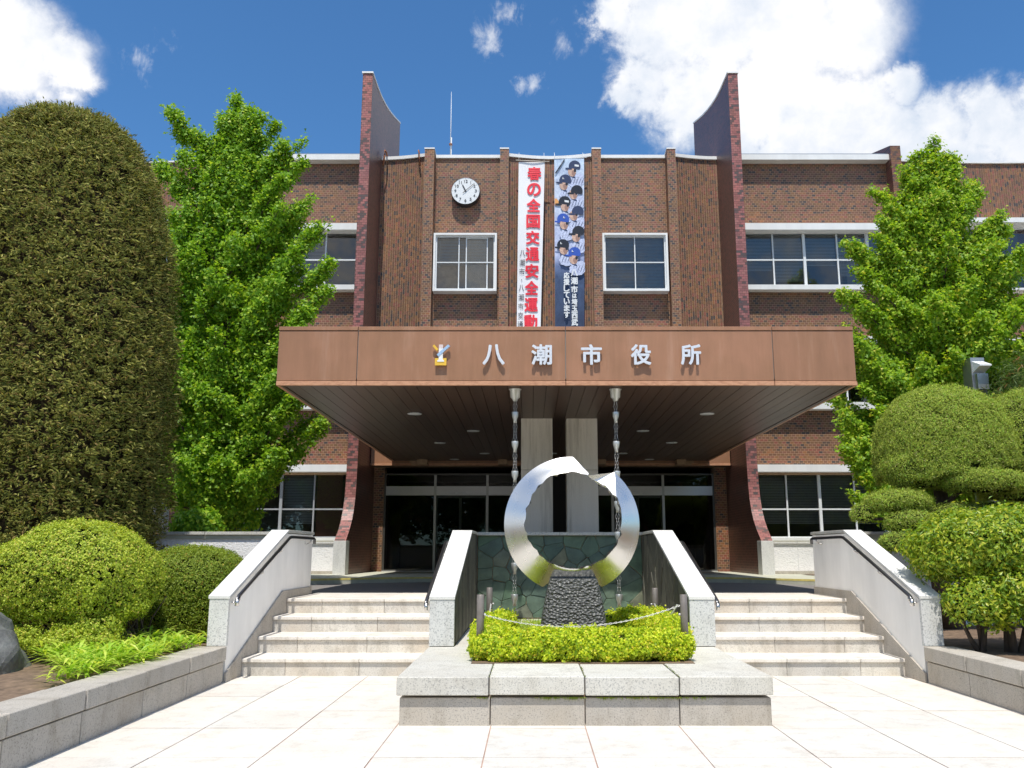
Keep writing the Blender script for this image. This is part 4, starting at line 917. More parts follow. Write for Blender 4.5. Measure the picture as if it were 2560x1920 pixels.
for ch, zy, sc_ in (('八', 630, 1), ('潮', 775, 1), ('市', 925, 1), ('は', 1040, .65), ('埼', 1145, .85), ('玉', 1262, .85), ('西', 1382, .9), ('武', 1500, .95), ('ラ', 1620, .9), ('イ', 1735, .9)):
    if ch in 'ライ': continue
    put_glyph('character', ch, X2(1280+1118*.1386), Z2(600+zy*.1386), .19*sc_, .21*sc_, lambda x, z: yf2(x, z)-.072, .003, 'white_frame', b2, .008)

# ------------------------------------------------------------------ ring sculpture on its rough stone
SX, SYY, SZ, RO = .455, 9.60, 1.700, .750
sc = thing('ring_sculpture', 'torn brushed steel ring sculpture standing on a rough black stone inside the low hedge', 'sculpture', (SX, SYY, .39))
TI = [(0,.530),(15,.545),(31,.566),(45,.555),(60,.538),(70,.562),(72,.566),(80,.565),(95,.578),(108,.572),(120,.562),(138,.550),(150,.536),(165,.526),(180,.518),(190,.512),(200,.503),(215,.486),(230,.474),(250,.480),(270,.487),(285,.484),(300,.486),(315,.502),(325,.515),(345,.535),(360,.530)]
rr = random.Random(5); TIa = [a for a, b in TI]; TIb = [b for a, b in TI]
crk = {k: rr.uniform(-.013, .013) for k in range(0, 60)}
def Ri(a):
    a %= 360; k = a/6.0; i = int(k); f = k-i
    return float(np.interp(a, TIa, TIb)) + crk[i % 60]*(1-f) + crk[(i+1) % 60]*f
def line_r(a, p, q):
    """radius at which the ray at angle a crosses the line p-q (polar deg, r)"""
    P = (p[1]*math.cos(R(p[0])), p[1]*math.sin(R(p[0]))); Q = (q[1]*math.cos(R(q[0])), q[1]*math.sin(R(q[0])))
    d = (math.cos(R(a)), math.sin(R(a))); nx, ny = Q[1]-P[1], P[0]-Q[0]; return (P[0]*nx+P[1]*ny)/(d[0]*nx+d[1]*ny)
def Ro(a):
    a %= 360
    if 71.2 < a < 88.6: return line_r(a, (72.0, .590), (88.6, .752))
    if 50 < a <= 71.2: return line_r(a, (50, .75), (70.6, .565))
    if 244.5 < a < 249: return line_r(a, (244.5, .75), (249, .648))
    if 249 <= a <= 291: return .604/abs(math.sin(R(a)))
    if 291 < a < 295.5: return line_r(a, (291, .648), (295.5, .75))
    return RO
YO, YI, YB = .055, -.105, .125          # outer rim sits back, inner rim comes forward
def ycone(a, r): return YO + (YI-YO)*min(1.15, max(0, (RO-r)/.22))
def P3(a, r, y): return (SX+r*math.cos(R(a)), SYY+y, SZ+r*math.sin(R(a)))
angs = [71.4+.0]+[x for x in np.arange(72, 431, 1.0)]+[431.0]
V = []; F = []; K = 6
for a in angs:
    ri, ro = Ri(a), max(Ro(a), Ri(a)+.004)
    aa = a % 360
    rin = ri
    if 31 <= aa < 71.3: rin = min(ro, .485/max(.01, math.cos(R(aa)))) if aa < 50 else ro
    for k in range(K+1): r = rin+(ro-rin)*k/K; V.append(P3(a, r, ycone(a, r)))
for i in range(len(angs)-1):
    if angs[i] >= 410: continue
    for k in range(K): o = i*(K+1)+k; F.append((o, o+1, o+K+2, o+K+1))
ring = mesh('ring', V, F, 'steel_brushed', sc, smooth=True)
# torn facet on the right of the gap
V = []; F = []; fa = [391+x for x in np.arange(0, 40.01, 1.0)]
def yfac(a, r): x, z = r*math.cos(R(a)), r*math.sin(R(a)); return -.085+(z-.294)*.46+(x-.485)*.05
for a in fa:
    aa = a-360; ri = Ri(a); ro = max(Ro(a), ri+.003)
    rf = min(ro, .485/math.cos(R(aa))) if aa < 50 else ro
    rf = max(rf, ri+.002); V += [P3(a, ri, yfac(a, ri)), P3(a, rf, yfac(a, rf))]
for i in range(len(fa)-1): o = 2*i; F.append((o, o+1, o+3, o+2))
mesh('torn_facet', V, F, 'steel_brushed', sc)
# rim, crumpled inner edge and back
V = []; F = []
for a in angs:
    ri, ro = Ri(a), max(Ro(a), Ri(a)+.004)
    yo = ycone(a, ro)
    if 391 <= a <= 431 or 31 <= (a % 360) < 71.3: yo = min(yo, yfac(a, ro)) if (a % 360) > 50 else yo
    V += [P3(a, ro, yo), P3(a, ro-.004, YB), P3(a, ri+.012, YB)]
for i in range(len(angs)-1):
    o = 3*i; F += [(o, o+3, o+4, o+1), (o+1, o+4, o+5, o+2)]
mesh('back_plate', V, F, 'steel_brushed', sc)
V = []; F = []; ia = np.arange(72, 431.1, 4.5)
for j, a in enumerate(ia):
    ri = Ri(a); aa = a % 360; yf_ = yfac(a, ri) if 31 <= aa < 71.3 else ycone(a, ri)
    V += [P3(a, ri, yf_), P3(a+rr.uniform(-2, 2), ri+rr.uniform(-.022, .022), .0+rr.uniform(-.03, .03)), P3(a+rr.uniform(-2, 2), ri+.012, YB)]
for i in range(len(ia)-1):
    o = 3*i
    for q in ((o, o+1, o+4, o+3), (o+1, o+2, o+5, o+4)):
        if (i+q[0]) % 2: F += [(q[0], q[1], q[2]), (q[0], q[2], q[3])]
        else: F += [(q[0], q[1], q[3]), (q[1], q[2], q[3])]
mesh('crumpled_edge', V, F, 'steel_crinkle', sc)
# pedestal: rough split stone, wider at the foot
N = 70; M_ = 90; V = []; F = []
H0, H1 = .36, 1.118
for j in range(M_+1):
    q = j/M_; z = H0+(H1-H0)*q
    hw = .375-.118*q**1.6; hd = .27-.05*q; 
    for i in range(N*2):
        t = 2*math.pi*i/(2*N); c, s_ = math.cos(t), math.sin(t); e = .32
        x = hw*math.copysign(abs(c)**e, c); y = hd*math.copysign(abs(s_)**e, s_); p = Vector((SX+.005+x, SYY+.02+y, z))
        am = .022 if q < .985 else .004
        nn = noise.noise(p*11)*.5+abs(noise.noise(p*27))*1.1+noise.noise(p*55)*.7
        dd = Vector((x/hw, y/hd, .25)).normalized()*(nn*am*.36-.004); V.append(p+dd)
for j in range(M_):
    for i in range(2*N): F.append((j*2*N+i, j*2*N+(i+1) % (2*N), (j+1)*2*N+(i+1) % (2*N), (j+1)*2*N+i))
F.append(tuple(M_*2*N+i for i in range(2*N)))
mesh('pedestal', V, F, 'pedestal', sc, smooth=True)

# ------------------------------------------------------------------ posts and barrier chains
PO = [(-.486, 8.56, .995, 'front left'), (-.490, 10.5, .985, 'rear left'), (1.487, 8.62, .993, 'front right'), (1.474, 10.5, .98, 'rear right')]
for x, y, z, nm in PO:
    t = thing('bollard_post', 'dark metal post at the %s corner of the hedge round the ring sculpture' % nm, 'post', (x, y, .385), 'posts round the sculpture')
    lathe('shaft', [(.036, .0), (.036, z-.385-.004), (.033, z-.385), (.001, z-.385)], (x, y, .385), 'post_metal', t, 18)
    lathe('eye', [(.006, 0), (.012, .006), (.012, .018), (.006, .024)], (x+(.045 if x < SX else -.045), y-.01, z-.20), 'chain_metal', t, 8)
def barrier(p, q, sag, label):
    t = thing('barrier_chain', label, 'chain', tuple((a+b)/2 for a, b in zip(p, q)), 'chains between the posts')
    p, q = Vector(p), Vector(q); L = (q-p).length*1.03; n = int(L/.026); pr = None; V = []; F = []
    for i in range(n):
        u = (i+.5)/n; c = p+(q-p)*u; c.z -= sag*4*u*(1-u); du = .5/n
        a = p+(q-p)*(u-du); a.z -= sag*4*(u-du)*(1-u+du); b = p+(q-p)*(u+du); b.z -= sag*4*(u+du)*(1-u-du)
        d = (b-a); l = d.length; d.normalize(); sd = Vector((0,1,0)) if abs(d.y) < .8 else Vector((1,0,0)); up = d.cross(sd).normalized(); sd = up.cross(d).normalized()
        if i % 2: sd, up = (sd+up*.9).normalized(), (up-sd*.9).normalized()
        o = len(V)
        for k in range(8):
            th = 2*math.pi*k/8; ctr = c+d*(l*.62*math.cos(th))+sd*(.0085*math.sin(th)); nn = (d*math.cos(th)+sd*math.sin(th)).normalized()
            for m_ in range(4): ph = 2*math.pi*m_/4; V.append(ctr+nn*(.0030*math.cos(ph))+up*(.0030*math.sin(ph)))
        for k in range(8):
            for m_ in range(4): F.append((o+k*4+m_, o+k*4+(m_+1) % 4, o+((k+1) % 8)*4+(m_+1) % 4, o+((k+1) % 8)*4+m_))
    mesh('links', V, F, 'chain_metal', t, smooth=True)
barrier((-.441, 8.54, .805), (1.442, 8.60, .89), .150, 'steel chain sagging across the front of the black stone')
barrier((-.47, 8.79, .81), (-.47, 10.46, .80), .13, 'short steel chain between the two left posts'); barrier((1.46, 8.85, .885), (1.46, 10.46, .80), .13, 'short steel chain between the two right posts')

# ------------------------------------------------------------------ foliage
def unit(v): return v/np.maximum(1e-9, np.linalg.norm(v, axis=-1, keepdims=True))
def frames(nv, spin):
    """two tangents for every normal, spun by an angle"""
    r = np.where(np.abs(nv[:, 2:3]) > .9, np.array([[1., 0, 0]]), np.array([[0., 0, 1]]))
    a = unit(np.cross(nv, r)); b = np.cross(nv, a); c, s_ = np.cos(spin)[:, None], np.sin(spin)[:, None]
    return a*c+b*s_, -a*s_+b*c
def leaves(P, nrm, L, Wd, spread=.6, jit=None, shape='kite', droop=0.0):
    """one leaf polygon per point, roughly facing nrm"""
    n = len(P); nv = unit(nrm+rng.normal(0, spread, (n, 3))); a, b = frames(nv, rng.uniform(0, 6.283, n))
    l = L*rng.uniform(.65, 1.25, (n, 1)); w_ = Wd*rng.uniform(.7, 1.2, (n, 1))
    if droop: a = unit(a+np.array([[0, 0, -droop]]))
    base = P-a*l*.5
    if shape == 'kite': Q = [base, base+a*l*.55+b*w_*.5+nv*l*.06, base+a*l, base+a*l*.55-b*w_*.5+nv*l*.06]
    elif shape == 'fan': Q = [base, base+a*l+b*w_*.62+nv*l*.1, base+a*l-b*w_*.62-nv*l*.05]
    else: Q = [base-b*w_*.5, base+b*w_*.5, base+a*l+b*w_*.2, base+a*l-b*w_*.2]
    return np.stack(Q, 1)
def fnoise(P, s_): return np.array([noise.noise(Vector(p)*s_) for p in P])
def supere(n, c, r, e=2.0, zmin=-1.0, front=None):
    """points on a superellipsoid surface, with outward normals"""
    out = []; 
    d = unit(rng.normal(0, 1, (n*3, 3))); 
    k = (np.abs(d)**e).sum(1)**(-1/e); u = d*k[:, None]; ok = u[:, 2] > zmin
    if front is not None: ok &= (u[:, 1] < front)
    # even out the density for elongated shapes
    r = np.array(r); u = u[ok][:n]; nv = unit(np.sign(u)*np.abs(u)**(e-1)/r); return np.array(c)+u*r, nv, u
def blob_core(name, c, r, e, mat, parent, k=.90, zmin=-1.0, nz=.0, sc_=3):  # dark body under the leaves, coloured as the shade in gaps and undersides
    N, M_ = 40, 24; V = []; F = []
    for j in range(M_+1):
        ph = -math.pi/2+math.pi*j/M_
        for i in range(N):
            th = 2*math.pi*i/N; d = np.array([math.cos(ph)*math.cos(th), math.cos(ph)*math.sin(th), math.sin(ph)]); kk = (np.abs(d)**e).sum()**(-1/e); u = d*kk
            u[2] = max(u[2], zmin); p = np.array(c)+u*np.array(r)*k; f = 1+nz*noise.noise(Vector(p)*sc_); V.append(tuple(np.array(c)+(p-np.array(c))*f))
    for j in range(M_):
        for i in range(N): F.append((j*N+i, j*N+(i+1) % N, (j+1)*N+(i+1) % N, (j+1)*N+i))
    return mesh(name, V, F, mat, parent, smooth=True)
def rosettes(P, nv, per, rad, L, Wd, spread=.5):
    """clusters: `per` leaves round every point"""
    n = len(P); Pn = np.repeat(P, per, 0)+rng.normal(0, rad, (n*per, 3)); return leaves(Pn, np.repeat(nv, per, 0), L, Wd, spread)

# tall clipped conifer at the far left
t = thing('clipped_conifer', 'huge clipped olive-brown conifer with a rounded top towering at the left edge', 'tree', (-7.15, 12.35, .33))
cc, cr, ce = (-7.05, 12.35, 3.50), (1.64, 1.62, 4.50), 3.1
for part, nn_, L_, W_ in (('foliage', 190000, .062, .020),):
    P, nv, u = supere(nn_//9, cc, cr, 2.6, -.9, .45); P = P+nv*rng.uniform(-.10, .045, (len(P), 1)); P = np.repeat(P, 9, 0)+rng.normal(0, .030, (len(P)*9, 3)); nv = np.repeat(nv, 9, 0); P[:, 0] = cc[0]+(P[:, 0]-cc[0])*(1.06-.018*P[:, 2])
    # slight outward belly low down, dome at the top
    f = fnoise(P, 1.6)*.09+fnoise(P, 6.0)*.06; P = P+nv*f[:, None]+nv*(rng.exponential(1, (len(P), 1)) > 4.2)*rng.uniform(.03, .10, (len(P), 1))
    P += nv*rng.uniform(-.02, .02, (len(P), 1))
    d = unit(nv*np.array([[1, 1, .35]])+np.array([[0, 0, .10]])+rng.normal(0, .42, (len(P), 3))); side = unit(np.cross(d, rng.normal(0, .5, (len(P), 3))+np.array([[0, 0, 1.]])))
    l = L_*rng.uniform(.6, 1.5, (len(P), 1)); w_ = W_*rng.uniform(.7, 1.3, (len(P), 1)); tan = unit(np.cross(nv, side)+.0)
    a = unit(d*.55+side*rng.choice([-1, 1], (len(P), 1))*.8+rng.normal(0, .35, (len(P), 3))); b = unit(np.cross(a, nv))
    Q = np.stack([P-a*l*.5, P+b*w_*.5, P+a*l*.55+nv*l*.15, P-b*w_*.5], 1)
    quads(part, Q, 'leaf_conifer', t)
blob_core('shade_core', cc, (cr[0]*.98, cr[1], cr[2]), 2.6, 'core_brown', t, .93, -.95, .02)
tube('trunk', [(-7.08, 12.35, .2), (-7.08, 12.35, 2)], .22, 'bark', t, 10)

def shrub(name, label, cat, c, r, e, n, per, L, Wd, mat, core='core', zmin=-.6, lump=.05, ls=3, spread=.5, front=None, group=None, rad=None, trunk=None, ck=.88, loc=None):
    t = thing(name, label, cat, loc or (c[0], c[1], .33), group)
    P, nv, u = supere(n, c, r, e, zmin, front); f = fnoise(P, ls)*lump; P = P+nv*f[:, None]+nv*rng.uniform(-.045, .014, (len(P), 1))*(r[2]/.6)
    quads('foliage', rosettes(P, nv, per, rad or L*.45, L, Wd, spread), mat, t)
    blob_core('shade_core', c, r, e, core, t, ck, zmin, lump*1.2, ls)
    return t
def stems(t, base, tips, r, name='stem'):
    V = []; F = []
    for tp in tips:
        b = Vector(base)+Vector((rng.uniform(-.08, .08), rng.uniform(-.05, .05), 0)); e = Vector(tp); m_ = (b+e)/2+Vector((rng.uniform(-.1, .1), rng.uniform(-.05, .05), rng.uniform(-.05, .08)))
        v, f = tubeVF([b, (b+m_)/2+Vector((rng.uniform(-.03, .03), 0, 0)), m_, e], r, 6, True, [r, r*.8, r*.6, r*.3], len(V)); V += v; F += f
    return mesh(name, V, F, 'bark', t, smooth=True)
# left bed: azalea dome, loose lower sprays, second bush
t = shrub('round_azalea', 'big rounded yellow-green azalea with open lower branches in front of the tall conifer', 'bush', (-5.02, 9.75, 1.09), (.86, .80, .62), 2.15, 9000, 8, .028, .018, 'leaf_azalea', lump=.08, ls=3.2, zmin=-.66, rad=.014, ck=.88)
stems(t, (-4.75, 9.75, .32), [(-4.98+.75*math.cos(a), 9.75+.5*math.sin(a), .85+.1*rng.uniform()) for a in np.linspace(0, 6.2, 16)], .022)
for i, (c, r, n) in enumerate((((-4.62, 9.30, .60), (.34, .25, .19), 2300), ((-4.36, 9.5, .80), (.24, .2, .10), 700), ((-4.85, 9.05, .50), (.38, .22, .11), 1700), ((-4.5, 9.15, .50), (.26, .2, .14), 1100), ((-5.48, 9.25, .76), (.24, .2, .10), 800), ((-5.34, 9.1, .60), (.24, .18, .06), 600))):
    P, nv, u = supere(n, c, r, 2, -1); P += nv*(fnoise(P, 6)*.12)[:, None]; P += nv*rng.uniform(-.12, .02, (len(P), 1)); P = P[:int(len(P)*.6)]; nv = nv[:len(P)]
    quads('lower_spray', rosettes(P, nv, 8, .017, .028, .018, .6), 'leaf_azalea', t)
t2 = shrub('clipped_bush', 'smaller dark green clipped bush squeezed against the left stair parapet', 'bush', (-4.24, 11.15, .84), (.66, .62, .60), 2.9, 13000, 6, .024, .015, 'leaf_azalea_dark', lump=.05, ls=3, zmin=-.85, rad=.016)
stems(t2, (-4.3, 11.0, .32), [(-4.6, 10.8, .8), (-4.1, 10.9, .8), (-4.75, 10.9, .75)], .02)
stems(t, (-4.45, 10.3, .32), [(-4.9, 10.2, 1.0), (-4.6, 10.1, 1.15), (-4.3, 10.3, 1.0), (-4.75, 10.4, .9), (-4.2, 10.2, .9), (-4.5, 10.0, .95)], .018)
# boulder
bm = bmesh.new(); bmesh.ops.create_icosphere(bm, subdivisions=5, radius=1)
for v in bm.verts:
    c = v.co.copy(); q = c*.9; n1 = noise.noise(q*1.1+Vector((3, 1, 7)))*.35+noise.noise(q*2.7)*.14+noise.noise(q*7)*.05
    cr_ = 1+n1; v.co = Vector((-5.12+c.x*.50*cr_, 8.15+c.y*.75*cr_, .16+c.z*.60*cr_+.18*(-c.x)))
me = bpy.data.meshes.new('boulder'); bm.to_mesh(me); bm.free(); me.materials.append(MAT['boulder']); o = link(bpy.data.objects.new('boulder', me)); tag(o, 'grey blue garden boulder at the left edge below the azalea', 'rock')
# bamboo grass
def blades(n, cen, ext, L, Wd, up=.7, sel=None):
    Qs = []
    for i in range(n):
        x = cen[0]+rng.uniform(-ext[0], ext[0]); y = cen[1]+rng.uniform(-ext[1], ext[1])
        if sel and not sel(x, y): continue
        h = rng.uniform(.03, .17)
        for k in range(rng.integers(5, 9)):
            a = rng.uniform(0, 6.283); d = np.array([math.cos(a), math.sin(a), rng.uniform(.1, up)]); d /= np.linalg.norm(d); s_ = np.array([-math.sin(a), math.cos(a), 0]); l = L*rng.uniform(.6, 1.2); w_ = Wd*rng.uniform(.7, 1.2)
            p0 = np.array([x, y, .34+h*rng.uniform(.4, 1)]); p1 = p0+d*l*.45; p2 = p0+d*l+np.array([0, 0, -l*.25])
            Qs.append([p0, p1+s_*w_/2, p2, p1-s_*w_/2])
    return np.array(Qs)
o = quads('bamboo_grass', blades(560, (-4.2, 8.8), (.62, 1.5), .25, .030, .9, lambda x, y: x < -3.68 and x > -3.93-max(0, y-7.6)*.75), 'leaf_bamboo'); o['kind'] = 'stuff'; o['label'] = 'bright green low bamboo grass behind the left garden wall'
# hedge round the sculpture
t = thing('low_hedge', 'low clipped yellow-green hedge framing the black stone in the planter', 'hedge', (AX, 8.6, .395))
for c, r, n in (((.48, 8.58, .515), (1.03, .25, .135), 14000), ((-.42, 9.35, .54), (.16, .75, .15), 5200), ((1.40, 9.40, .55), (.18, .78, .16), 5600), ((-.36, 9.95, .57), (.20, .25, .15), 1700), ((1.28, 10.15, .60), (.26, .26, .15), 2200), ((1.05, 10.5, .56), (.26, .2, .14), 1200)):
    P, nv, u = supere(n, c, r, 3.6, -.95); f = fnoise(P, 9)*.06+fnoise(P, 3)*.03; P = P+nv*f[:, None]+nv*rng.uniform(-.05, .02, (len(P), 1)); P[:, 2] = np.maximum(P[:, 2], .40)
    quads('foliage', rosettes(P, nv, 5, .014, .031, .023, .7), 'leaf_hedge', t)
    blob_core('shade_core', c, r, 3.6, 'core', t, .86, -1)
o = quads('grass', leaves(np.stack([rng.uniform(-.25, 1.2, 9000), rng.uniform(9.0, 12.6, 9000), rng.uniform(.40, .47, 9000)], 1), np.tile([[0, -1., .2]], (9000, 1)), .07, .006, .5, shape='strip'), 'leaf_bamboo'); o['kind'] = 'stuff'; o['label'] = 'short grass inside the hedge'
# right bed: glossy shrub on dark stems
t = thing('glossy_shrub', 'glossy broad-leaved yellow-green shrub on dark stems behind the right garden wall', 'bush', (5.15, 10.0, .33))
for c, r, n in (((5.36, 10.0, 1.42), (.98, .80, .46), 8500), ((5.55, 9.6, .98), (.85, .5, .42), 4200), ((4.80, 9.55, .86), (.32, .34, .28), 1200), ((5.9, 10.1, 1.5), (.8, .8, .42), 2600)):
    P, nv, u = supere(n, c, r, 2.2, -.8); P = P+nv*(fnoise(P, 2.2)*.10+fnoise(P, 5)*.07)[:, None]+nv*rng.uniform(-.14, .02, (len(P), 1))
    quads('foliage', rosettes(P, nv+np.array([[0, 0, .3]]), 3, .028, .062, .026, .55), 'leaf_glossy', t)
    blob_core('shade_core', c, r, 2.2, 'core', t, .74, -.8, .2, 2)
stems(t, (4.95, 9.75, .30), [(4.7, 9.7, 1.0), (4.85, 9.8, 1.2), (5.1, 9.9, 1.3)], .035); stems(t, (5.25, 9.7, .30), [(5.3, 9.8, 1.2), (5.6, 9.8, 1.2), (5.05, 9.6, 1.0)], .05); stems(t, (5.65, 9.8, .3), [(5.7, 9.8, 1.2), (5.9, 9.8, 1.0)], .04)
# cloud-pruned evergreen: one big dome over separate pads
t = thing('cloud_pruned_tree', 'cloud-pruned evergreen with a big whole dome over small flat pads', 'tree', (6.0, 12.6, .33), 'cloud-pruned evergreens')
def pad(parent, c, r, n, zmin=-.75, e=2.2, wav=0):
    P, nv, u = supere(n, c, r, e, zmin-wav)
    if wav: k_ = u[:, 2] > zmin-wav*.2+wav*1.6*fnoise(P*np.array([[1, 1, .2]]), 3.1)+.10*u[:, 0]; P, nv, u = P[k_], nv[k_], u[k_]
    P = P+nv*(fnoise(P, 5)*.045)[:, None]+nv*rng.uniform(-.045, .012, (len(P), 1))
    q = quads('leaf_pad', rosettes(P, nv, 4, .018, .040, .011, .55), 'leaf_topiary', parent); blob_core('pad_shade_core', c, r, e, 'core', q, .92, zmin, .03)
pad(t, (6.14, 12.75, 2.70), (.95, .90, 1.12), 32000, -.13, 2.35, .14); pad(t, (5.62, 12.50, 2.58), (.48, .44, .31), 6000, -.9)
pad(t, (5.20, 12.30, 2.09), (.44, .40, .165), 4200); pad(t, (6.36, 12.10, 2.36), (.56, .42, .185), 6000); pad(t, (4.70, 12.3, 1.93), (.13, .13, .14), 500)
pad(t, (5.22, 12.0, 1.80), (.31, .28, .155), 2000); pad(t, (4.95, 11.8, 1.50), (.24, .22, .13), 1300); pad(t, (5.9, 12.1, 1.9), (.35, .3, .15), 1600); pad(t, (6.5, 12.2, 1.95), (.35, .3, .15), 1600); pad(t, (5.55, 12.2, 1.45), (.3, .3, .14), 1000)
tube('trunk', [(6.0, 12.7, .3), (5.85, 12.6, 1.0), (6.05, 12.65, 1.7), (6.0, 12.7, 2.4)], .12, 'bark', t, 10, radii=[.15, .13, .11, .09])
V = []; F = []
for e_ in ((5.2, 12.3, 2.05), (6.35, 12.25, 2.35), (4.72, 12.3, 1.85), (5.22, 12.0, 1.72), (4.95, 11.85, 1.42), (5.9, 12.1, 1.85), (6.5, 12.2, 1.9), (5.55, 12.2, 1.4)):
    s_ = Vector((5.93, 12.62, min(e_[2]-.1, 2.0))); e2 = Vector(e_); m_ = (s_+e2)/2+Vector((0, -.06, .08)); v, f = tubeVF([s_, m_, e2], .03, 6, True, [.045, .03, .018], len(V)); V += v; F += f
mesh('branch', V, F, 'bark', t, smooth=True)
t = thing('cloud_pruned_tree', 'second cloud-pruned evergreen dome cut off by the right edge, half hidden behind the first', 'tree', (7.9, 13.0, .33), 'cloud-pruned evergreens')
pad(t, (7.78, 13.0, 2.72), (1.05, .8, 1.15), 16000, -.5, 2.25); pad(t, (7.3, 12.6, 1.75), (.5, .4, .2), 2500)
tube('trunk', [(7.3, 13.0, .3), (7.35, 12.95, 1.3), (7.6, 13.0, 2.3)], .12, 'bark', t, 10)

# ginkgo trees built from rising plumes of small fan leaves
def ginkgo(label, base, top, plumes, env, nfill, nleaf, mat, group, lean=0, seed=1, L=.066):
    r = np.random.default_rng(seed); t = thing('ginkgo_tree', label, 'tree', base, group)
    bx_, by, bz = base; H = top-bz
    ax = lambda z: np.array([bx_+lean*(z-bz)/H, by, z])
    tube('trunk', [ax(bz), ax(bz+.25*H)+[.05, 0, 0], ax(bz+.5*H), ax(bz+.75*H), ax(top-.4)], .16, 'bark', t, 10, radii=[.20, .16, .11, .06, .02])
    PLM = [(np.array(p), rad, 1.6) for p, rad in plumes]
    for i in range(nfill):
        z = bz+H*r.uniform(.10, .97); wd = np.interp(z, [e_[0] for e_ in env], [e_[1] for e_ in env]); a = r.uniform(0, 6.283); rad = wd*r.uniform(.2, 1.05)
        ex = np.interp(z, [e_[0] for e_ in env], [e_[2] if len(e_) > 2 else 0 for e_ in env])
        PLM.append((np.array([ax(z)[0]+ex+rad*math.cos(a), by+rad*.48*math.sin(a), z]), r.uniform(.24, .44), 1.0))
    V = []; F = []; allP = []; allN = []
    tot = sum(np.linalg.norm(p-ax(max(bz+.15*H, p[2]-1.6)))*rd*wt for p, rd, wt in PLM)
    for p, rd, wt in PLM:
        st = ax(max(bz+.12*H, min(p[2]-.35*np.linalg.norm(p[:2]-np.array([bx_, by]))-.7, top-1.0)))
        v = p-st; Ln = np.linalg.norm(v); n = int(nleaf*Ln*rd*wt/tot); nc = max(3, int(n/26)); tt = r.uniform(.30, 1.0, nc)**.9
        mid = (st+p)/2+np.array([0, 0, -.12*Ln]); tt_ = tt[:, None]
        C = (1-tt_)**2*st+2*tt_*(1-tt_)*mid+tt_**2*p
        prof = rd*np.sqrt(np.clip(1.08-tt, .02, 1))*1.15
        off = unit(r.normal(0, 1, (nc, 3)))*(prof*r.uniform(.35, 1.0, nc))[:, None]; C = C+off
        C[:, 0] += 0
        allP.append(np.repeat(C, 26, 0)+r.normal(0, .062, (nc*26, 3))); allN.append(np.repeat(unit(off+np.array([[0, -.05, .12]])), 26, 0))
        vv, ff = tubeVF([st, mid, p], .02, 5, False, [.035, .02, .006], len(V)); V += vv; F += ff
    mesh('branch', V, F, 'bark', t, smooth=True)
    P = np.concatenate(allP); Nn = np.concatenate(allN); Q = leaves(P, Nn, L, L*.95, .55, shape='fan'); quads('crown', Q, mat, t); return t
ginkgo('large bright green ginkgo between the tall conifer and the left end of the canopy', (-6.04, 16.6, .88), 10.8,
       [((-6.22, 16.60, 10.81), 0.26), ((-5.86, 16.51, 10.44), 0.20), ((-6.50, 16.60, 10.35), 0.20), ((-5.58, 16.42, 10.30), 0.26), ((-5.30, 16.60, 10.16), 0.20), ((-7.52, 16.42, 10.44), 0.22), ((-7.42, 16.60, 10.16), 0.33), ((-7.70, 16.60, 9.24), 0.37), ((-7.10, 16.32, 9.33), 0.37), ((-5.03, 16.32, 9.61), 0.24), ((-4.66, 16.42, 9.75), 0.18), ((-4.66, 16.42, 9.24), 0.28), ((-4.38, 16.32, 8.50), 0.24), ((-4.20, 16.23, 7.76), 0.28), ((-3.97, 16.14, 7.81), 0.15), ((-3.83, 15.95, 6.98), 0.28), ((-3.92, 15.95, 6.38), 0.26), ((-4.24, 15.86, 5.92), 0.32), ((-3.97, 15.95, 4.90), 0.31), ((-3.87, 16.05, 3.80), 0.28), ((-4.61, 15.68, 3.24), 0.30), ((-4.38, 15.77, 5.55), 0.39), ((-4.70, 15.68, 4.63), 0.39), ((-4.33, 15.68, 4.26), 0.33), ((-4.80, 15.68, 6.47), 0.39), ((-4.52, 15.86, 7.12), 0.33), ((-4.89, 15.86, 8.04), 0.33), ((-4.89, 16.05, 8.78), 0.28), ((-5.16, 15.68, 2.78), 0.26), ((-5.72, 15.68, 3.06), 0.28), ((-6.36, 15.49, 3.06), 0.32), ((-7.19, 15.68, 2.88), 0.28)],
       [(2.41, 0.83, 0.0), (3.06, 1.75, 0.0), (4.26, 2.08, 0.0), (5.64, 2.12, 0.0), (7.03, 1.89, 0.0), (8.04, 1.52, -0.05), (8.69, 1.06, -0.05), (9.52, 0.6, -0.05), (10.44, 0.23, 0.0)], 300, 440000, 'leaf_ginkgo', 'ginkgo trees in front of the wings', 0, 3, .060)
ginkgo('dark green ginkgo mostly hidden behind the tall conifer and the larger ginkgo', (-10.6, 20.5, .88), 10.6, [((-9.9, 20.3, 10.7), .35), ((-9.55, 20.3, 9.3), .35), ((-9.3, 20.2, 8.2), .35)],
       [(2.5, .9), (4, 1.6), (7, 1.6), (9, 1.2), (10.5, .5)], 60, 60000, 'leaf_ginkgo', 'ginkgo trees in front of the wings', 0, 9)
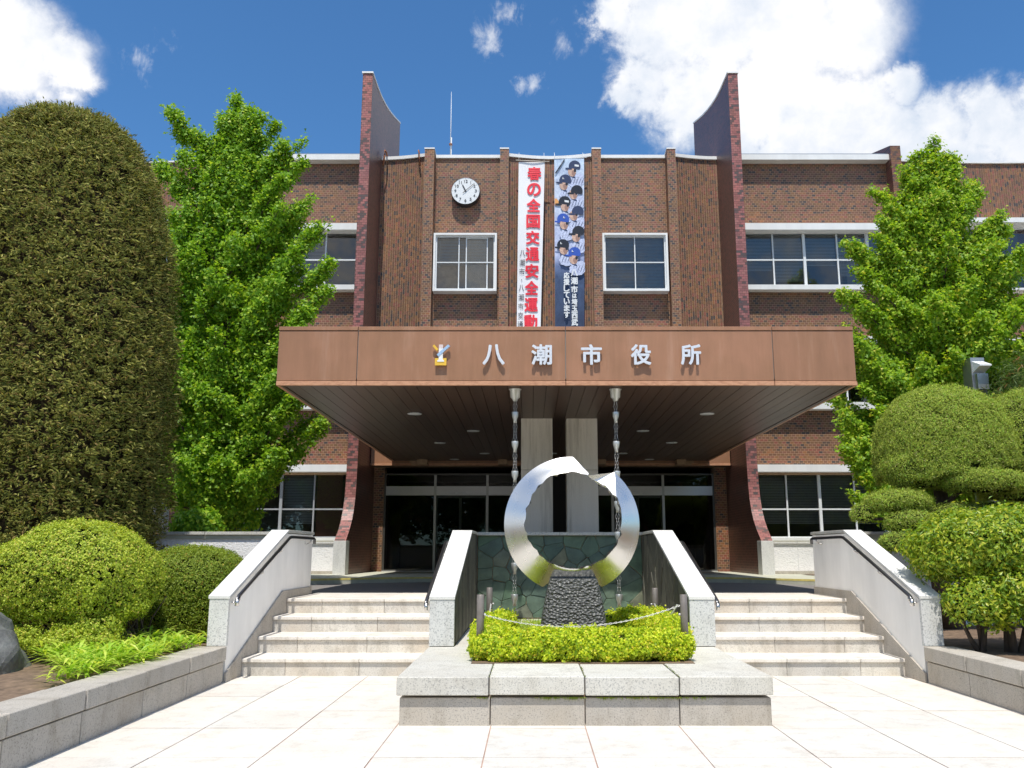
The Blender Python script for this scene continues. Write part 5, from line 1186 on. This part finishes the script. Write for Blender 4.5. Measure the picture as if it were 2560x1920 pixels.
ginkgo('light green ginkgo with pointed crown standing right of the canopy behind the round topiary', (9.0, 18.6, .88), 10.75,
       [((9.35, 18.5, 10.75), .30), ((9.0, 18.5, 10.4), .30), ((9.75, 18.5, 10.3), .32), ((8.55, 18.5, 10.05), .26), ((10.0, 18.4, 9.6), .34), ((7.75, 18.4, 9.5), .20), ((7.9, 18.4, 8.9), .28), ((7.0, 18.3, 8.2), .24), ((7.15, 18.3, 8.2), .30), ((10.6, 18.2, 8.9), .28), ((10.5, 18.3, 8.7), .30), ((11.0, 18.2, 8.0), .34), ((6.8, 18.2, 7.0), .30), ((7.1, 18.2, 6.9), .34), ((11.6, 18, 7.4), .35), ((6.75, 18.0, 6.1), .32), ((7.2, 18, 5.4), .36), ((11.9, 18, 6.6), .4), ((6.45, 17.6, 3.45), .30), ((6.8, 17.6, 3.6), .32), ((6.9, 17.6, 2.9), .28), ((6.55, 17.6, 2.55), .26), ((6.9, 17.6, 2.2), .26), ((7.3, 17.8, 4.3), .35), ((6.55, 17.9, 4.3), .2), ((7.4, 17.6, 2.2), .25)],
       [(1.8, 1.2), (2.6, 1.8), (3.6, 2.3), (5, 2.5), (6.5, 2.45), (7.5, 2.15), (8.6, 1.6), (9.6, 1.05), (10.5, .4)], 380, 480000, 'leaf_ginkgo_right', 'ginkgo trees in front of the wings', .3, 5)
t = shrub('ginkgo_shoots', 'small tuft of ginkgo shoots above the white terrace wall at left', 'bush', (-5.75, 15.1, 1.80), (.34, .3, .26), 2, 500, 12, .07, .065, 'leaf_ginkgo', lump=.15, zmin=-1, rad=.05, loc=(-5.85, 15.4, .88), ck=.5)
tube('trunk', [(-5.85, 15.4, .8), (-5.85, 15.4, 1.7)], .04, 'bark', t, 8)
t = shrub('narrow_leaf_shrub', 'loose dark narrow-leaved shrub behind the topiary domes at the right edge', 'bush', (10.1, 16.6, 3.9), (.95, .7, 1.25), 2.1, 2600, 6, .16, .020, 'leaf_dark', lump=.35, ls=2, zmin=-1, rad=.11, loc=(10.1, 16.6, .88), ck=.35)
tube('trunk', [(10.1, 16.6, .8), (10.1, 16.6, 3.6)], .1, 'bark', t, 8)
# vent hood on a duct at right
t = thing('vent_hood', 'white metal duct with a hooded outlet half hidden in the leaves at the right', 'vent', (9.05, 17.2, .88))
box('duct', 8.98, 9.26, 17.15, 17.5, .88, 5.30, 'steel_dull', t)
prism('hood', [(17.15, 5.22), (16.85, 5.10), (16.85, 5.07), (17.15, 4.98)], 9.00, 9.24, 'white_paint', t)
box('outlet', 9.01, 9.23, 17.0, 17.15, 4.62, 4.94, 'steel_dull', t)

# ------------------------------------------------------------------ trees and houses across the plaza, behind the camera
bt = np.random.default_rng(12); Pq = []; Nq = []
for i in range(26):
    x = -26+i*2.1+bt.uniform(-.6, .6); y = -24+bt.uniform(-3, 3); h = bt.uniform(9.5, 12.5) if x < 4 else bt.uniform(6.5, 9.5); r_ = bt.uniform(1.4, 2.4)
    d = unit(bt.normal(0, 1, (2600, 3))); p = np.array([x, y, h*.62])+d*np.array([r_, r_, h*.42])*bt.uniform(.6, 1.05, (2600, 1)); Pq.append(p); Nq.append(d)
o = quads('background_trees', leaves(np.concatenate(Pq), np.concatenate(Nq), .45, .35, .6), 'leaf_dark'); o['kind'] = 'stuff'; o['label'] = 'belt of trees across the plaza'
